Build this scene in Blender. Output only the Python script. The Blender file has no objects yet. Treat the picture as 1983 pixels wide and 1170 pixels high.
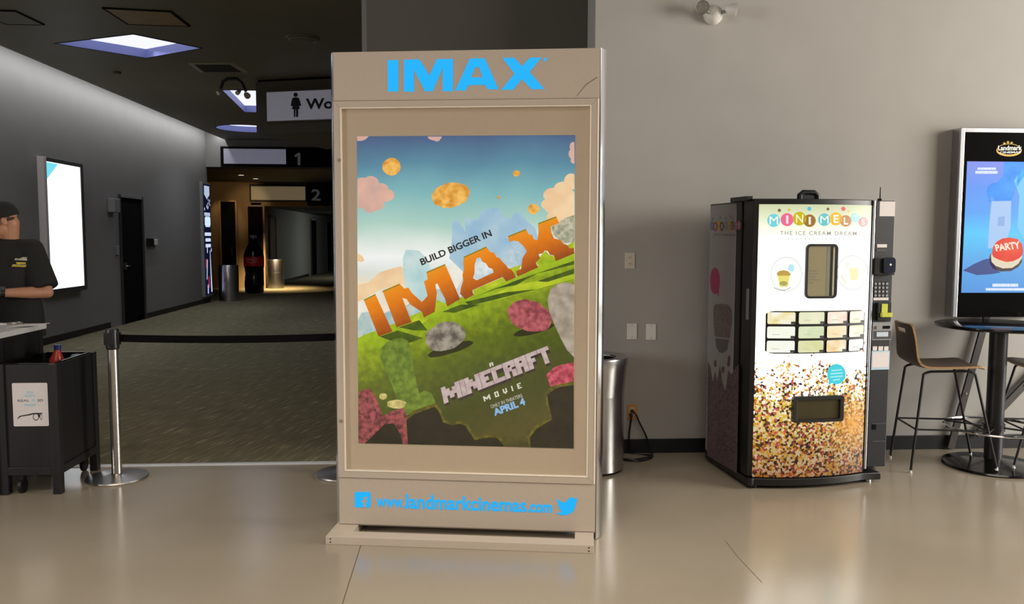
import bpy, bmesh, math, random
from math import pi, sin, cos, radians
from mathutils import Vector, Matrix

random.seed(7)
sc = bpy.context.scene
col = sc.collection

# ------------------------------------------------------------------ camera
W, H, FPX = 1983, 1170, 1600.0
CH, YAW, PITCH, ROLL = 1.57, 0.066, math.atan(125 / 1600), 0.003
RC = (Matrix.Rotation(-YAW, 3, 'Z') @ Matrix.Rotation(pi / 2 - PITCH, 3, 'X') @ Matrix.Rotation(ROLL, 3, 'Z'))
CP = Vector((0, 0, CH))
cam = bpy.data.cameras.new('camera')
cam.sensor_fit = 'HORIZONTAL'
cam.sensor_width = 36
cam.lens = FPX / W * 36
cam.clip_start, cam.clip_end = 0.05, 200
camo = bpy.data.objects.new('camera', cam)
camo.matrix_world = Matrix.Translation(CP) @ RC.to_4x4()
col.objects.link(camo)
sc.camera = camo

# ------------------------------------------------------------------ light, exposure
sc.view_settings.view_transform = 'Standard'
sc.view_settings.look = 'None'
sc.view_settings.exposure = 0.0
sc.view_settings.gamma = 1.0
sc.view_settings.use_curve_mapping = False
wd = bpy.data.worlds.new('world')
sc.world = wd
wd.use_nodes = True
wd.node_tree.nodes['Background'].inputs[0].default_value = (1.0, 0.93, 0.84, 1)
wd.node_tree.nodes['Background'].inputs[1].default_value = 0.12


def area(name, loc, target, sx, sy, power, color, spread=pi):
    l = bpy.data.lights.new(name, 'AREA')
    l.shape = 'RECTANGLE'
    l.size, l.size_y = sx, sy
    l.energy = power
    l.color = color
    l.spread = spread
    o = bpy.data.objects.new(name, l)
    o.location = loc
    d = Vector(target) - Vector(loc)
    o.rotation_euler = d.to_track_quat('-Z', 'Y').to_euler()
    col.objects.link(o)
    return o


def spot(name, loc, target, power, color, angle, blend=0.6, size=0.04):
    l = bpy.data.lights.new(name, 'SPOT')
    l.energy = power
    l.color = color
    l.spot_size = radians(angle)
    l.spot_blend = blend
    l.shadow_soft_size = size
    o = bpy.data.objects.new(name, l)
    o.location = loc
    d = Vector(target) - Vector(loc)
    o.rotation_euler = d.to_track_quat('-Z', 'Y').to_euler()
    col.objects.link(o)
    return o


# daylight through the lobby's windows (right of the camera, outside the frame) and lobby ceiling lamps behind it, plus added fills
area('lobby_window_light', (9.0, 2.6, 2.9), (1.5, 5.0, 2.2), 3.6, 2.6, 640, (1.0, 0.93, 0.82))
area('lobby_lamp_light', (-1.0, -2.6, 4.6), (-0.2, 3.5, 0.8), 5.0, 2.0, 55, (1.0, 0.88, 0.76))
area('corridor_mouth_fill', (-3.4, 7.3, 3.83), (-3.4, 7.3, 0), 3.0, 0.5, 15, (1.0, 0.92, 0.80), radians(130)).rotation_euler = (0, 0, 0)  # unseen fill added under the ceiling to brighten the front carpet
area('lobby_far_window_light', (-9.0, 0.5, 2.6), (-2.5, 4.5, 0.8), 2.5, 2.2, 330, (0.96, 0.95, 0.96))
area('lobby_ceiling_light', (0.4, 0.0, 5.9), (0.4, 0.0, 0), 8.0, 3.0, 340, (1.0, 0.90, 0.77), radians(104)).rotation_euler = (0, 0, 0)
area('low_cool_fill', (9.2, 3.6, 1.1), (2.5, 5.4, 0.6), 2.4, 1.8, 170, (0.86, 0.92, 1.0))  # added cool fill for the lower right wall and floor
# cove strip above the corridor's left wall
area('cove_strip_light', (-5.56, 12.1, 4.02), (-5.56, 12.1, 0.0), 0.05, 16.6, 92, (0.97, 0.98, 1.0)).rotation_euler = (0, radians(24), 0)
# far end of the corridor
area('corridor_lamp_light', (-3.6, 32.0, 2.46), (-5.9, 33.0, 1.0), 0.5, 6.0, 75, (1.0, 1.0, 0.94))

# ------------------------------------------------------------------ materials


def L(c):
    c = c / 255.0
    return c / 12.92 if c <= 0.04045 else ((c + 0.055) / 1.055) ** 2.4


def lin(rgb):
    return (L(rgb[0]), L(rgb[1]), L(rgb[2]), 1.0)


def mat(name, rgb, rough=0.5, metal=0.0, emis=0.0, ergb=None, noise=None, bump=0.0, spec=0.5, coat=0.0, stretch=None):
    """procedural material: noise = (scale, amount) varies the colour, bump uses the same noise"""
    m = bpy.data.materials.new(name)
    m.use_nodes = True
    nt = m.node_tree
    p = nt.nodes['Principled BSDF']
    p.inputs['Base Color'].default_value = lin(rgb)
    p.inputs['Roughness'].default_value = rough
    p.inputs['Metallic'].default_value = metal
    p.inputs['Specular IOR Level'].default_value = spec
    p.inputs['Coat Weight'].default_value = coat
    if emis:
        p.inputs['Emission Color'].default_value = lin(ergb or rgb)
        p.inputs['Emission Strength'].default_value = emis
    if noise:
        tc = nt.nodes.new('ShaderNodeTexCoord')
        n = nt.nodes.new('ShaderNodeTexNoise')
        n.inputs['Scale'].default_value = noise[0]
        n.inputs['Detail'].default_value = 4
        src = tc.outputs['Object']
        if stretch:
            mp = nt.nodes.new('ShaderNodeMapping')
            mp.inputs['Scale'].default_value = stretch
            nt.links.new(src, mp.inputs['Vector'])
            src = mp.outputs[0]
        nt.links.new(src, n.inputs['Vector'])
        r = nt.nodes.new('ShaderNodeValToRGB')
        a = noise[1]
        c = lin(rgb)
        r.color_ramp.elements[0].color = (c[0] * (1 - a), c[1] * (1 - a), c[2] * (1 - a), 1)
        r.color_ramp.elements[1].color = (min(1, c[0] * (1 + a)), min(1, c[1] * (1 + a)), min(1, c[2] * (1 + a)), 1)
        r.color_ramp.elements[0].position = 0.3
        r.color_ramp.elements[1].position = 0.7
        nt.links.new(n.outputs['Fac'], r.inputs[0])
        nt.links.new(r.outputs[0], p.inputs['Base Color'])
        if bump:
            b = nt.nodes.new('ShaderNodeBump')
            b.inputs['Strength'].default_value = bump
            b.inputs['Distance'].default_value = 0.01
            nt.links.new(n.outputs['Fac'], b.inputs['Height'])
            nt.links.new(b.outputs[0], p.inputs['Normal'])
    return m


def lit(name, rgb, strength=1.0, sample=False):
    """a printed or screen colour that is lit from behind"""
    m = mat(name, (10, 10, 10), 0.4, emis=strength, ergb=rgb, spec=0.25)
    if not sample:
        m.cycles.emission_sampling = 'NONE'
    return m


def lit_noise(name, c1, c2, scale, strength=1.0, direction=None, t0=0.0, t1=1.0, ramp=None, amt=0.5):
    """backlit print: noise between two inks, or a ramp of inks along a direction of the sheet"""
    m = lit(name, c1, strength)
    nt = m.node_tree
    p = nt.nodes['Principled BSDF']
    tc = nt.nodes.new('ShaderNodeTexCoord')
    n = nt.nodes.new('ShaderNodeTexNoise')
    n.inputs['Scale'].default_value = scale
    n.inputs['Detail'].default_value = 6
    nt.links.new(tc.outputs['Object'], n.inputs['Vector'])
    r = nt.nodes.new('ShaderNodeValToRGB')
    if direction is None:
        r.color_ramp.elements[0].color = lin(c1)
        r.color_ramp.elements[1].color = lin(c2)
        r.color_ramp.elements[0].position = 0.35
        r.color_ramp.elements[1].position = 0.65
        nt.links.new(n.outputs['Fac'], r.inputs[0])
    else:
        d = nt.nodes.new('ShaderNodeVectorMath')
        d.operation = 'DOT_PRODUCT'
        d.inputs[1].default_value = direction
        nt.links.new(tc.outputs['Object'], d.inputs[0])
        mr = nt.nodes.new('ShaderNodeMapRange')
        mr.inputs['From Min'].default_value = t0
        mr.inputs['From Max'].default_value = t1
        nt.links.new(d.outputs['Value'], mr.inputs['Value'])
        ad = nt.nodes.new('ShaderNodeMath')
        ad.operation = 'MULTIPLY_ADD'
        sb = nt.nodes.new('ShaderNodeMath')
        sb.operation = 'SUBTRACT'
        sb.inputs[1].default_value = 0.5
        nt.links.new(n.outputs['Fac'], sb.inputs[0])
        nt.links.new(sb.outputs[0], ad.inputs[0])
        ad.inputs[1].default_value = amt
        nt.links.new(mr.outputs[0], ad.inputs[2])
        els = r.color_ramp.elements
        els[0].position, els[0].color = ramp[0][0], lin(ramp[0][1])
        els[1].position, els[1].color = ramp[-1][0], lin(ramp[-1][1])
        for q, c in ramp[1:-1]:
            e = els.new(q)
            e.color = lin(c)
        nt.links.new(ad.outputs[0], r.inputs[0])
    nt.links.new(r.outputs[0], p.inputs['Emission Color'])
    return m


M = {}
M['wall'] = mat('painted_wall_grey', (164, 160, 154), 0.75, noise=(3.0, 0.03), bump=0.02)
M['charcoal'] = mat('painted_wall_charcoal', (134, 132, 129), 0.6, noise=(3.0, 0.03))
M['return'] = mat('wall_dark_taupe', (72, 68, 61), 0.7, noise=(3.0, 0.03))  # darker tone for the wall beside the corridor opening and the fascia
M['gold_wall'] = mat('painted_wall_tan', (150, 126, 92), 0.6, noise=(3.0, 0.04))
M['black_ceiling'] = mat('painted_ceiling_black', (106, 100, 78), 0.55, noise=(2.0, 0.06))
M['soffit'] = mat('painted_soffit_black', (26, 25, 24), 0.6, noise=(2.0, 0.05))
M['bulkhead'] = mat('painted_bulkhead_olive', (88, 84, 70), 0.6, noise=(2.0, 0.04))
M['baseboard'] = mat('black_rubber_baseboard', (17, 17, 18), 0.45, noise=(20, 0.1))
M['black'] = mat('black_satin', (17, 17, 18), 0.4, noise=(30, 0.1))
M['black_gloss'] = mat('black_gloss', (11, 11, 12), 0.14, noise=(30, 0.1))
M['black_matt'] = mat('black_matt', (6, 6, 6), 0.8, noise=(30, 0.1), spec=0.1)
M['black_wood'] = mat('black_stained_wood', (25, 24, 25), 0.42, noise=(4, 0.25), stretch=(8, 8, 0.6))
M['dark_grey'] = mat('dark_grey_plastic', (58, 58, 60), 0.5, noise=(25, 0.06))
M['grey'] = mat('grey_plastic', (140, 140, 142), 0.45, noise=(25, 0.05))
M['white'] = mat('white_plastic', (222, 218, 210), 0.4, noise=(25, 0.03))
M['ivory'] = mat('ivory_plastic', (205, 196, 178), 0.45, noise=(25, 0.03))
M['amber'] = mat('amber_plastic', (196, 138, 70), 0.45, noise=(25, 0.03))
M['steel'] = mat('brushed_steel', (190, 190, 192), 0.27, 1.0, noise=(5, 0.12), stretch=(40, 40, 0.6))
M['steel_h'] = mat('spun_steel', (200, 196, 190), 0.3, 1.0, noise=(12, 0.06))
M['chrome'] = mat('polished_chrome', (225, 225, 228), 0.12, 1.0, noise=(10, 0.03))
M['alu'] = mat('satin_aluminium', (198, 200, 206), 0.3, 1.0, noise=(14, 0.05))
M['alu_profile'] = mat('polished_aluminium', (226, 228, 234), 0.17, 1.0, noise=(6, 0.01))
M['paint_alu'] = mat('beige_powder_coat', (184, 170, 154), 0.42, noise=(40, 0.02))
M['mat_board'] = mat('beige_mat_board', (186, 168, 144), 0.6, noise=(30, 0.02))
M['seam'] = mat('shadow_gap', (92, 80, 68), 0.7, noise=(30, 0.05))
M['trim_lt'] = mat('pale_trim', (232, 220, 204), 0.35, noise=(30, 0.02))
M['plywood'] = mat('walnut_plywood', (92, 74, 60), 0.42, noise=(3, 0.22), stretch=(2, 14, 14))
M['ply_edge'] = mat('plywood_edge', (176, 140, 98), 0.5, noise=(60, 0.2))
M['paper'] = mat('white_paper', (222, 214, 212), 0.7, noise=(30, 0.02))
M['ink'] = mat('black_ink', (38, 34, 38), 0.6, noise=(30, 0.05))
M['ink_grey'] = mat('grey_ink', (120, 116, 122), 0.6, noise=(30, 0.05))
M['ink_blue'] = mat('pale_blue_ink', (176, 206, 216), 0.6, noise=(30, 0.05))
M['glass_dark'] = mat('dark_glass', (12, 12, 12), 0.12, noise=(5, 0.1), spec=0.25)


def floor_mat():
    m = mat('polished_concrete', (150, 139, 122), 0.27, noise=(1.4, 0.06), spec=0.8)
    nt = m.node_tree
    p = nt.nodes['Principled BSDF']
    n = nt.nodes.new('ShaderNodeTexNoise')
    n.inputs['Scale'].default_value = 6
    mr = nt.nodes.new('ShaderNodeMapRange')
    mr.inputs['To Min'].default_value = 0.15
    mr.inputs['To Max'].default_value = 0.22
    nt.links.new(n.outputs['Fac'], mr.inputs['Value'])
    nt.links.new(mr.outputs[0], p.inputs['Roughness'])
    return m


M['floor'] = floor_mat()


def carpet_mat():
    m = mat('corridor_carpet', (84, 80, 66), 0.95, spec=0.1)
    nt = m.node_tree
    p = nt.nodes['Principled BSDF']
    tc = nt.nodes.new('ShaderNodeTexCoord')
    mp = nt.nodes.new('ShaderNodeMapping')
    mp0 = nt.nodes.new('ShaderNodeMapping')
    mp0.inputs['Rotation'].default_value = (0, 0, radians(-74))
    mp.inputs['Scale'].default_value = (2.4, 30, 1)
    nt.links.new(tc.outputs['Object'], mp0.inputs['Vector'])
    nt.links.new(mp0.outputs[0], mp.inputs['Vector'])
    n = nt.nodes.new('ShaderNodeTexNoise')
    n.inputs['Scale'].default_value = 1.6
    n.inputs['Detail'].default_value = 2
    nt.links.new(mp.outputs[0], n.inputs['Vector'])
    r = nt.nodes.new('ShaderNodeValToRGB')
    e = r.color_ramp.elements
    e[0].position, e[0].color = 0.40, lin((104, 99, 80))
    e[1].position, e[1].color = 0.74, lin((176, 166, 134))
    x = e.new(0.62)
    x.color = lin((120, 114, 92))
    nt.links.new(n.outputs['Fac'], r.inputs[0])
    n2 = nt.nodes.new('ShaderNodeTexNoise')
    n2.inputs['Scale'].default_value = 260
    nt.links.new(tc.outputs['Object'], n2.inputs['Vector'])
    b = nt.nodes.new('ShaderNodeBump')
    b.inputs['Strength'].default_value = 0.5
    b.inputs['Distance'].default_value = 0.004
    nt.links.new(n2.outputs['Fac'], b.inputs['Height'])
    nt.links.new(b.outputs[0], p.inputs['Normal'])
    nt.links.new(r.outputs[0], p.inputs['Base Color'])
    return m


M['carpet'] = carpet_mat()


def glass_mat():
    m = bpy.data.materials.new('clear_glazing')
    m.use_nodes = True
    nt = m.node_tree
    nt.nodes.remove(nt.nodes['Principled BSDF'])
    out = nt.nodes['Material Output']
    t = nt.nodes.new('ShaderNodeBsdfTransparent')
    g = nt.nodes.new('ShaderNodeBsdfGlossy')
    g.inputs['Roughness'].default_value = 0.03
    f = nt.nodes.new('ShaderNodeFresnel')
    f.inputs['IOR'].default_value = 1.3
    mx = nt.nodes.new('ShaderNodeMixShader')
    mx.inputs[0].default_value = 0.035
    nt.links.new(t.outputs[0], mx.inputs[1])
    nt.links.new(g.outputs[0], mx.inputs[2])
    nt.links.new(mx.outputs[0], out.inputs['Surface'])
    return m


M['glass'] = glass_mat()

# ------------------------------------------------------------------ mesh helpers


class MB:
    def __init__(self):
        self.bm = bmesh.new()
        self.mats = []

    def mi(self, m):
        if isinstance(m, str):
            m = M[m]
        if m not in self.mats:
            self.mats.append(m)
        return self.mats.index(m)

    def face(self, pts, m):
        f = self.bm.faces.new([self.bm.verts.new(p) for p in pts])
        f.material_index = self.mi(m)
        return f

    def grid(self, rows, m, closed_u=False, closed_v=False, flip=False):
        vs = [[self.bm.verts.new(p) for p in r] for r in rows]
        k = self.mi(m)
        nr, nc = len(vs), len(vs[0])
        for i in range(nr if closed_v else nr - 1):
            for j in range(nc if closed_u else nc - 1):
                a, b = vs[i][j], vs[i][(j + 1) % nc]
                c, d = vs[(i + 1) % nr][(j + 1) % nc], vs[(i + 1) % nr][j]
                f = self.bm.faces.new((a, b, c, d) if not flip else (d, c, b, a))
                f.material_index = k
        return vs

    def box(self, x0, x1, y0, y1, z0, z1, m):
        if x0 > x1:
            x0, x1 = x1, x0
        if y0 > y1:
            y0, y1 = y1, y0
        if z0 > z1:
            z0, z1 = z1, z0
        v = [self.bm.verts.new(p) for p in ((x0, y0, z0), (x1, y0, z0), (x1, y1, z0), (x0, y1, z0),
                                             (x0, y0, z1), (x1, y0, z1), (x1, y1, z1), (x0, y1, z1))]
        k = self.mi(m)
        for q in ((3, 2, 1, 0), (4, 5, 6, 7), (0, 1, 5, 4), (1, 2, 6, 5), (2, 3, 7, 6), (3, 0, 4, 7)):
            self.bm.faces.new([v[i] for i in q]).material_index = k
        return v

    def bar(self, a, b, w, t, m, up=(0, 0, 1)):
        """rectangular bar from a to b, w across, t thick"""
        a, b = Vector(a), Vector(b)
        d = (b - a).normalized()
        s = d.cross(Vector(up))
        if s.length < 1e-4:
            s = d.cross(Vector((0, 1, 0)))
        s.normalize()
        n = s.cross(d)
        v = []
        for p in (a, b):
            for sx, sy in ((-1, -1), (1, -1), (1, 1), (-1, 1)):
                v.append(self.bm.verts.new(p + s * (w / 2 * sx) + n * (t / 2 * sy)))
        k = self.mi(m)
        for q in ((3, 2, 1, 0), (4, 5, 6, 7), (0, 1, 5, 4), (1, 2, 6, 5), (2, 3, 7, 6), (3, 0, 4, 7)):
            self.bm.faces.new([v[i] for i in q]).material_index = k

    def prism(self, poly, y0, y1, m, m_front=None):
        """(x,z) polygon extruded along y"""
        k = self.mi(m)
        a = [self.bm.verts.new((x, y0, z)) for x, z in poly]
        b = [self.bm.verts.new((x, y1, z)) for x, z in poly]
        n = len(poly)
        f = self.bm.faces.new(a)
        f.material_index = self.mi(m_front) if m_front else k
        self.bm.faces.new(b[::-1]).material_index = k
        for i in range(n):
            self.bm.faces.new((a[i], b[i], b[(i + 1) % n], a[(i + 1) % n])).material_index = k

    def prismz(self, poly, z0, z1, m):
        k = self.mi(m)
        a = [self.bm.verts.new((x, y, z0)) for x, y in poly]
        b = [self.bm.verts.new((x, y, z1)) for x, y in poly]
        n = len(poly)
        self.bm.faces.new(a[::-1]).material_index = k
        self.bm.faces.new(b).material_index = k
        for i in range(n):
            self.bm.faces.new((a[i], a[(i + 1) % n], b[(i + 1) % n], b[i])).material_index = k

    def tube(self, pts, r, m, n=10, closed=False, cap=True):
        pts = [Vector(p) for p in pts]
        rs = r if isinstance(r, (list, tuple)) else [r] * len(pts)
        N = len(pts)
        tg = []
        for i in range(N):
            if closed:
                t = pts[(i + 1) % N] - pts[i - 1]
            else:
                t = pts[min(i + 1, N - 1)] - pts[max(i - 1, 0)]
            tg.append(t.normalized())
        ref = Vector((0, 0, 1)) if abs(tg[0].z) < 0.9 else Vector((1, 0, 0))
        u = tg[0].cross(ref).normalized()
        rings = []
        k = self.mi(m)
        for i in range(N):
            u = (u - tg[i] * u.dot(tg[i])).normalized()
            w = tg[i].cross(u)
            rings.append([self.bm.verts.new(pts[i] + (u * cos(2 * pi * j / n) + w * sin(2 * pi * j / n)) * rs[i]) for j in range(n)])
        for i in range(N if closed else N - 1):
            A, B = rings[i], rings[(i + 1) % N]
            for j in range(n):
                self.bm.faces.new((A[j], A[(j + 1) % n], B[(j + 1) % n], B[j])).material_index = k
        if cap and not closed:
            self.bm.faces.new(rings[0][::-1]).material_index = k
            self.bm.faces.new(rings[-1]).material_index = k

    def lathe(self, prof, c, m, n=36, cap0=True, cap1=True, mfun=None):
        """prof = [(r, z)] turned about the vertical through c"""
        k = self.mi(m)
        rings = []
        for r, z in prof:
            if r < 1e-6:
                rings.append([self.bm.verts.new((c[0], c[1], c[2] + z))])
            else:
                rings.append([self.bm.verts.new((c[0] + r * cos(2 * pi * j / n), c[1] + r * sin(2 * pi * j / n), c[2] + z)) for j in range(n)])
        for i in range(len(rings) - 1):
            A, B = rings[i], rings[i + 1]
            kk = self.mi(mfun(i)) if mfun else k
            for j in range(n):
                if len(A) == 1 and len(B) == 1:
                    continue
                if len(A) == 1:
                    f = self.bm.faces.new((A[0], B[(j + 1) % n], B[j]))
                elif len(B) == 1:
                    f = self.bm.faces.new((A[j], A[(j + 1) % n], B[0]))
                else:
                    f = self.bm.faces.new((A[j], A[(j + 1) % n], B[(j + 1) % n], B[j]))
                f.material_index = kk
        if cap0 and len(rings[0]) > 1:
            self.bm.faces.new(rings[0][::-1]).material_index = k
        if cap1 and len(rings[-1]) > 1:
            self.bm.faces.new(rings[-1]).material_index = k

    def ball(self, c, r, m, mtx=None, n=16):
        if not isinstance(r, (list, tuple)):
            r = (r, r, r)
        T = Matrix.Translation(c) @ (mtx.to_4x4() if mtx else Matrix.Identity(4)) @ Matrix.Diagonal((*r, 1))
        res = bmesh.ops.create_uvsphere(self.bm, u_segments=n, v_segments=max(6, n // 2 + 2), radius=1, matrix=T)
        k = self.mi(m)
        for v in res['verts']:
            for f in v.link_faces:
                f.material_index = k

    def cyl(self, a, b, r, m, n=20, r2=None):
        self.tube([a, b], [r, r2 if r2 is not None else r], m, n)

    def limb(self, pts, rs, m, n=14):
        self.tube(pts, list(rs), m, n)
        for p, r in zip(pts, rs):
            self.ball(p, r * 0.995, m, n=14)

    def holed(self, outer, holes, z, m, up=False):
        """flat polygon with holes at height z"""
        es = []
        for loop in [outer] + list(holes):
            vs = [self.bm.verts.new((x, y, z)) for x, y in loop]
            for i in range(len(vs)):
                es.append(self.bm.edges.new((vs[i], vs[(i + 1) % len(vs)])))
        res = bmesh.ops.triangle_fill(self.bm, use_beauty=True, use_dissolve=False, edges=es)
        k = self.mi(m)
        for f in res['geom']:
            if isinstance(f, bmesh.types.BMFace):
                f.material_index = k

    def build(self, name, parent=None, smooth=True, bevel=0.0, bseg=2, recalc=True, sharp=35):
        if recalc:
            bmesh.ops.recalc_face_normals(self.bm, faces=self.bm.faces)
        me = bpy.data.meshes.new(name)
        self.bm.to_mesh(me)
        self.bm.free()
        for m in self.mats:
            me.materials.append(m)
        if smooth:
            me.polygons.foreach_set('use_smooth', [True] * len(me.polygons))
            me.set_sharp_from_angle(angle=radians(sharp))
        o = bpy.data.objects.new(name, me)
        col.objects.link(o)
        if parent:
            o.parent = parent
        if bevel:
            b = o.modifiers.new('bevel', 'BEVEL')
            b.width = bevel
            b.segments = bseg
            b.limit_method = 'ANGLE'
            b.angle_limit = radians(40)
            b.harden_normals = False
        return o


def remeshed(mb, name, m, voxel, smooth=4, parent=None):
    """one continuous closed surface around everything in mb"""
    bmesh.ops.recalc_face_normals(mb.bm, faces=mb.bm.faces)
    me = bpy.data.meshes.new('tmp')
    mb.bm.to_mesh(me)
    mb.bm.free()
    o = bpy.data.objects.new('tmp', me)
    col.objects.link(o)
    r = o.modifiers.new('r', 'REMESH')
    r.mode = 'VOXEL'
    r.voxel_size = voxel
    s = o.modifiers.new('s', 'SMOOTH')
    s.factor = 0.5
    s.iterations = smooth
    dg = bpy.context.evaluated_depsgraph_get()
    me2 = bpy.data.meshes.new_from_object(o.evaluated_get(dg))
    bpy.data.objects.remove(o)
    bpy.data.meshes.remove(me)
    me2.name = name
    me2.materials.clear()
    me2.materials.append(M[m] if isinstance(m, str) else m)
    me2.polygons.foreach_set('use_smooth', [True] * len(me2.polygons))
    me2.polygons.foreach_set('material_index', [0] * len(me2.polygons))
    o2 = bpy.data.objects.new(name, me2)
    col.objects.link(o2)
    if parent:
        o2.parent = parent
    return o2


def tag(o, label=None, cat=None, group=None, kind=None):
    if label:
        o['label'] = label
    if cat:
        o['category'] = cat
    if group:
        o['group'] = group
    if kind:
        o['kind'] = kind
    return o


def thing(name, label, cat, loc=(0, 0, 0), rz=0.0, group=None):
    o = bpy.data.objects.new(name, None)
    o.empty_display_size = 0.1
    o.location = loc
    o.rotation_euler = (0, 0, rz)
    col.objects.link(o)
    return tag(o, label, cat, group)


def struct(o, label=None):
    return tag(o, label, None, None, 'structure')


def copy_tree(o, parent=None):
    c = o.copy()
    col.objects.link(c)
    if parent:
        c.parent = parent
    for ch in [x for x in bpy.data.objects if x.parent == o]:
        copy_tree(ch, c)
    return c


# ------------------------------------------------------------------ photo geometry: rays and wall-aligned frames


def ray(px, py):
    return RC @ Vector(((px - W / 2) / FPX, (H / 2 - py) / FPX, -1))


def G(px, py, z=0.0):
    d = ray(px, py)
    return CP + d * ((z - CH) / d.z)


def onX(px, py, x):
    d = ray(px, py)
    return CP + d * (x / d.x)


def onY(px, py, y):
    d = ray(px, py)
    return CP + d * (y / d.y)


class Frame:
    """x to the right along a front, y away into it, z up"""

    def __init__(self, O, ang):
        self.O = Vector((O[0], O[1], 0))
        self.ang = ang
        self.u = Vector((cos(ang), sin(ang), 0))
        self.d = Vector((-sin(ang), cos(ang), 0))

    def loc(self, p):
        q = Vector(p) - self.O
        return Vector((q.dot(self.u), q.dot(self.d), q.z))

    def on(self, px, py, y=0.0):
        r = ray(px, py)
        t = (y - (CP - self.O).dot(self.d)) / r.dot(self.d)
        return self.loc(CP + r * t)

    def bowed(self, px, py, fun, off=0.0):
        y = 0.0
        for _ in range(6):
            p = self.on(px, py, y)
            y = fun(p.x)
        return Vector((p.x, fun(p.x) - off, p.z))


_tc = {}


def text2d(s, bold=0.0, space=1.0):
    key = (s, bold, space)
    if key in _tc:
        return _tc[key]
    cu = bpy.data.curves.new('t', 'FONT')
    cu.body = s
    cu.size = 1
    cu.offset = bold
    cu.space_character = space
    cu.resolution_u = 4
    o = bpy.data.objects.new('t', cu)
    col.objects.link(o)
    dg = bpy.context.evaluated_depsgraph_get()
    me = bpy.data.meshes.new_from_object(o.evaluated_get(dg))
    vs = [(v.co.x, v.co.y) for v in me.vertices]
    fs = [tuple(p.vertices) for p in me.polygons]
    bpy.data.objects.remove(o)
    bpy.data.curves.remove(cu)
    bpy.data.meshes.remove(me)
    x0, x1 = min(v[0] for v in vs), max(v[0] for v in vs)
    y0, y1 = min(v[1] for v in vs), max(v[1] for v in vs)
    vs = [((x - x0) / (x1 - x0), (y - y0) / (y1 - y0)) for x, y in vs]
    _tc[key] = (vs, fs)
    return vs, fs


def bil(q, s, t):
    (x0, y0), (x1, y1), (x2, y2), (x3, y3) = q
    a, b = (1 - s) * (1 - t), s * (1 - t)
    c, d = s * t, (1 - s) * t
    return (a * x0 + b * x1 + c * x2 + d * x3, a * y0 + b * y1 + c * y2 + d * y3)


def put_text(mb, s, quad, mapf, m, bold=0.0, space=1.0):
    """quad: bottom-left, bottom-right, top-right, top-left as given to mapf"""
    vs, fs = text2d(s, bold, space)
    V = [mb.bm.verts.new(mapf(*bil(quad, a, b))) for a, b in vs]
    k = mb.mi(m)
    for f in fs:
        try:
            mb.bm.faces.new([V[i] for i in f]).material_index = k
        except ValueError:
            pass


def put_poly(mb, pts, mapf, m):
    f = mb.bm.faces.new([mb.bm.verts.new(mapf(*p)) for p in pts])
    f.material_index = mb.mi(m)
    return f


def blob(cx, cy, rx, ry, n=18, wob=0.08, rot=0.0, seed=0):
    r = random.Random(seed)
    out = []
    for i in range(n):
        a = 2 * pi * i / n
        k = 1 + r.uniform(-wob, wob)
        x, y = rx * k * cos(a), ry * k * sin(a)
        out.append((cx + x * cos(rot) - y * sin(rot), cy + x * sin(rot) + y * cos(rot)))
    return out


def oval(cx, cy, rx, ry, n=24):
    return [(cx + rx * cos(2 * pi * i / n), cy + ry * sin(2 * pi * i / n)) for i in range(n)]


def rrect(x0, x1, z0, z1, r, n=5):
    out = []
    for cx, cz, a0 in ((x1 - r, z1 - r, 0), (x0 + r, z1 - r, 90), (x0 + r, z0 + r, 180), (x1 - r, z0 + r, 270)):
        for i in range(n + 1):
            a = radians(a0 + 90 * i / n)
            out.append((cx + r * cos(a), cz + r * sin(a)))
    return out


def arc(c, r, a0, a1, n, ax=(1, 0, 0), ay=(0, 0, 1)):
    c, ax, ay = Vector(c), Vector(ax), Vector(ay)
    return [c + ax * (r * cos(a0 + (a1 - a0) * i / n)) + ay * (r * sin(a0 + (a1 - a0) * i / n)) for i in range(n + 1)]

# ================================================================== the setting
XL, YB, YO, ZC = -5.95, 5.87, 5.73, 3.858     # left corridor wall, lobby back wall, carpet edge, corridor ceiling
XR = -0.72                                    # right end of the corridor opening
XK = onY(1153, 50, YB).x                      # where the pale lobby wall ends
XE = onY(710, 50, YB + 0.35).x

mb = MB()
mb.face([(-10, -6, 0), (9, -6, 0), (9, YO, 0), (-10, YO, 0)], 'floor')
mb.face([(XR, YO, 0), (9, YO, 0), (9, YB + 0.5, 0), (XR, YB + 0.5, 0)], 'floor')
gap = mat('floor_joint', (92, 80, 64), 0.6, noise=(30, 0.1))
for a, b, w in (((697, 1062), (660, 1180), 0.004), ((1405, 1048), (1428, 1078), 0.003), ((1428, 1078), (1475, 1128), 0.003)):
    p, q = G(*a), G(*b)
    d = (q - p).normalized()
    if w == 0.004:
        p = p - d * 1.2
        q = q + d * 2
    s = Vector((-d.y, d.x, 0)) * w / 2
    up = Vector((0, 0, 0.0006))
    mb.face([p - s + up, q - s + up, q + s + up, p + s + up], gap)
struct(mb.build('floor', smooth=False))

mb = MB()
mb.face([(-9.5, YO, 0.001), (XR + 0.1, YO, 0.001), (XR + 0.1, 50, 0.001), (-9.5, 50, 0.001)], 'carpet')
struct(mb.build('floor', smooth=False))
mb = MB()
mb.prism([(YO - 0.035, 0.0), (YO + 0.03, 0.0), (YO + 0.03, 0.004), (YO + 0.012, 0.008), (YO - 0.018, 0.008), (YO - 0.035, 0.002)], XL, XR, mat('trim_strip_metal', (214, 214, 216), 0.5, 0.5, noise=(20, 0.05)))
for v in mb.bm.verts:
    v.co = Vector((v.co.y, v.co.x, v.co.z))
struct(mb.build('trim_1', smooth=False))

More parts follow.
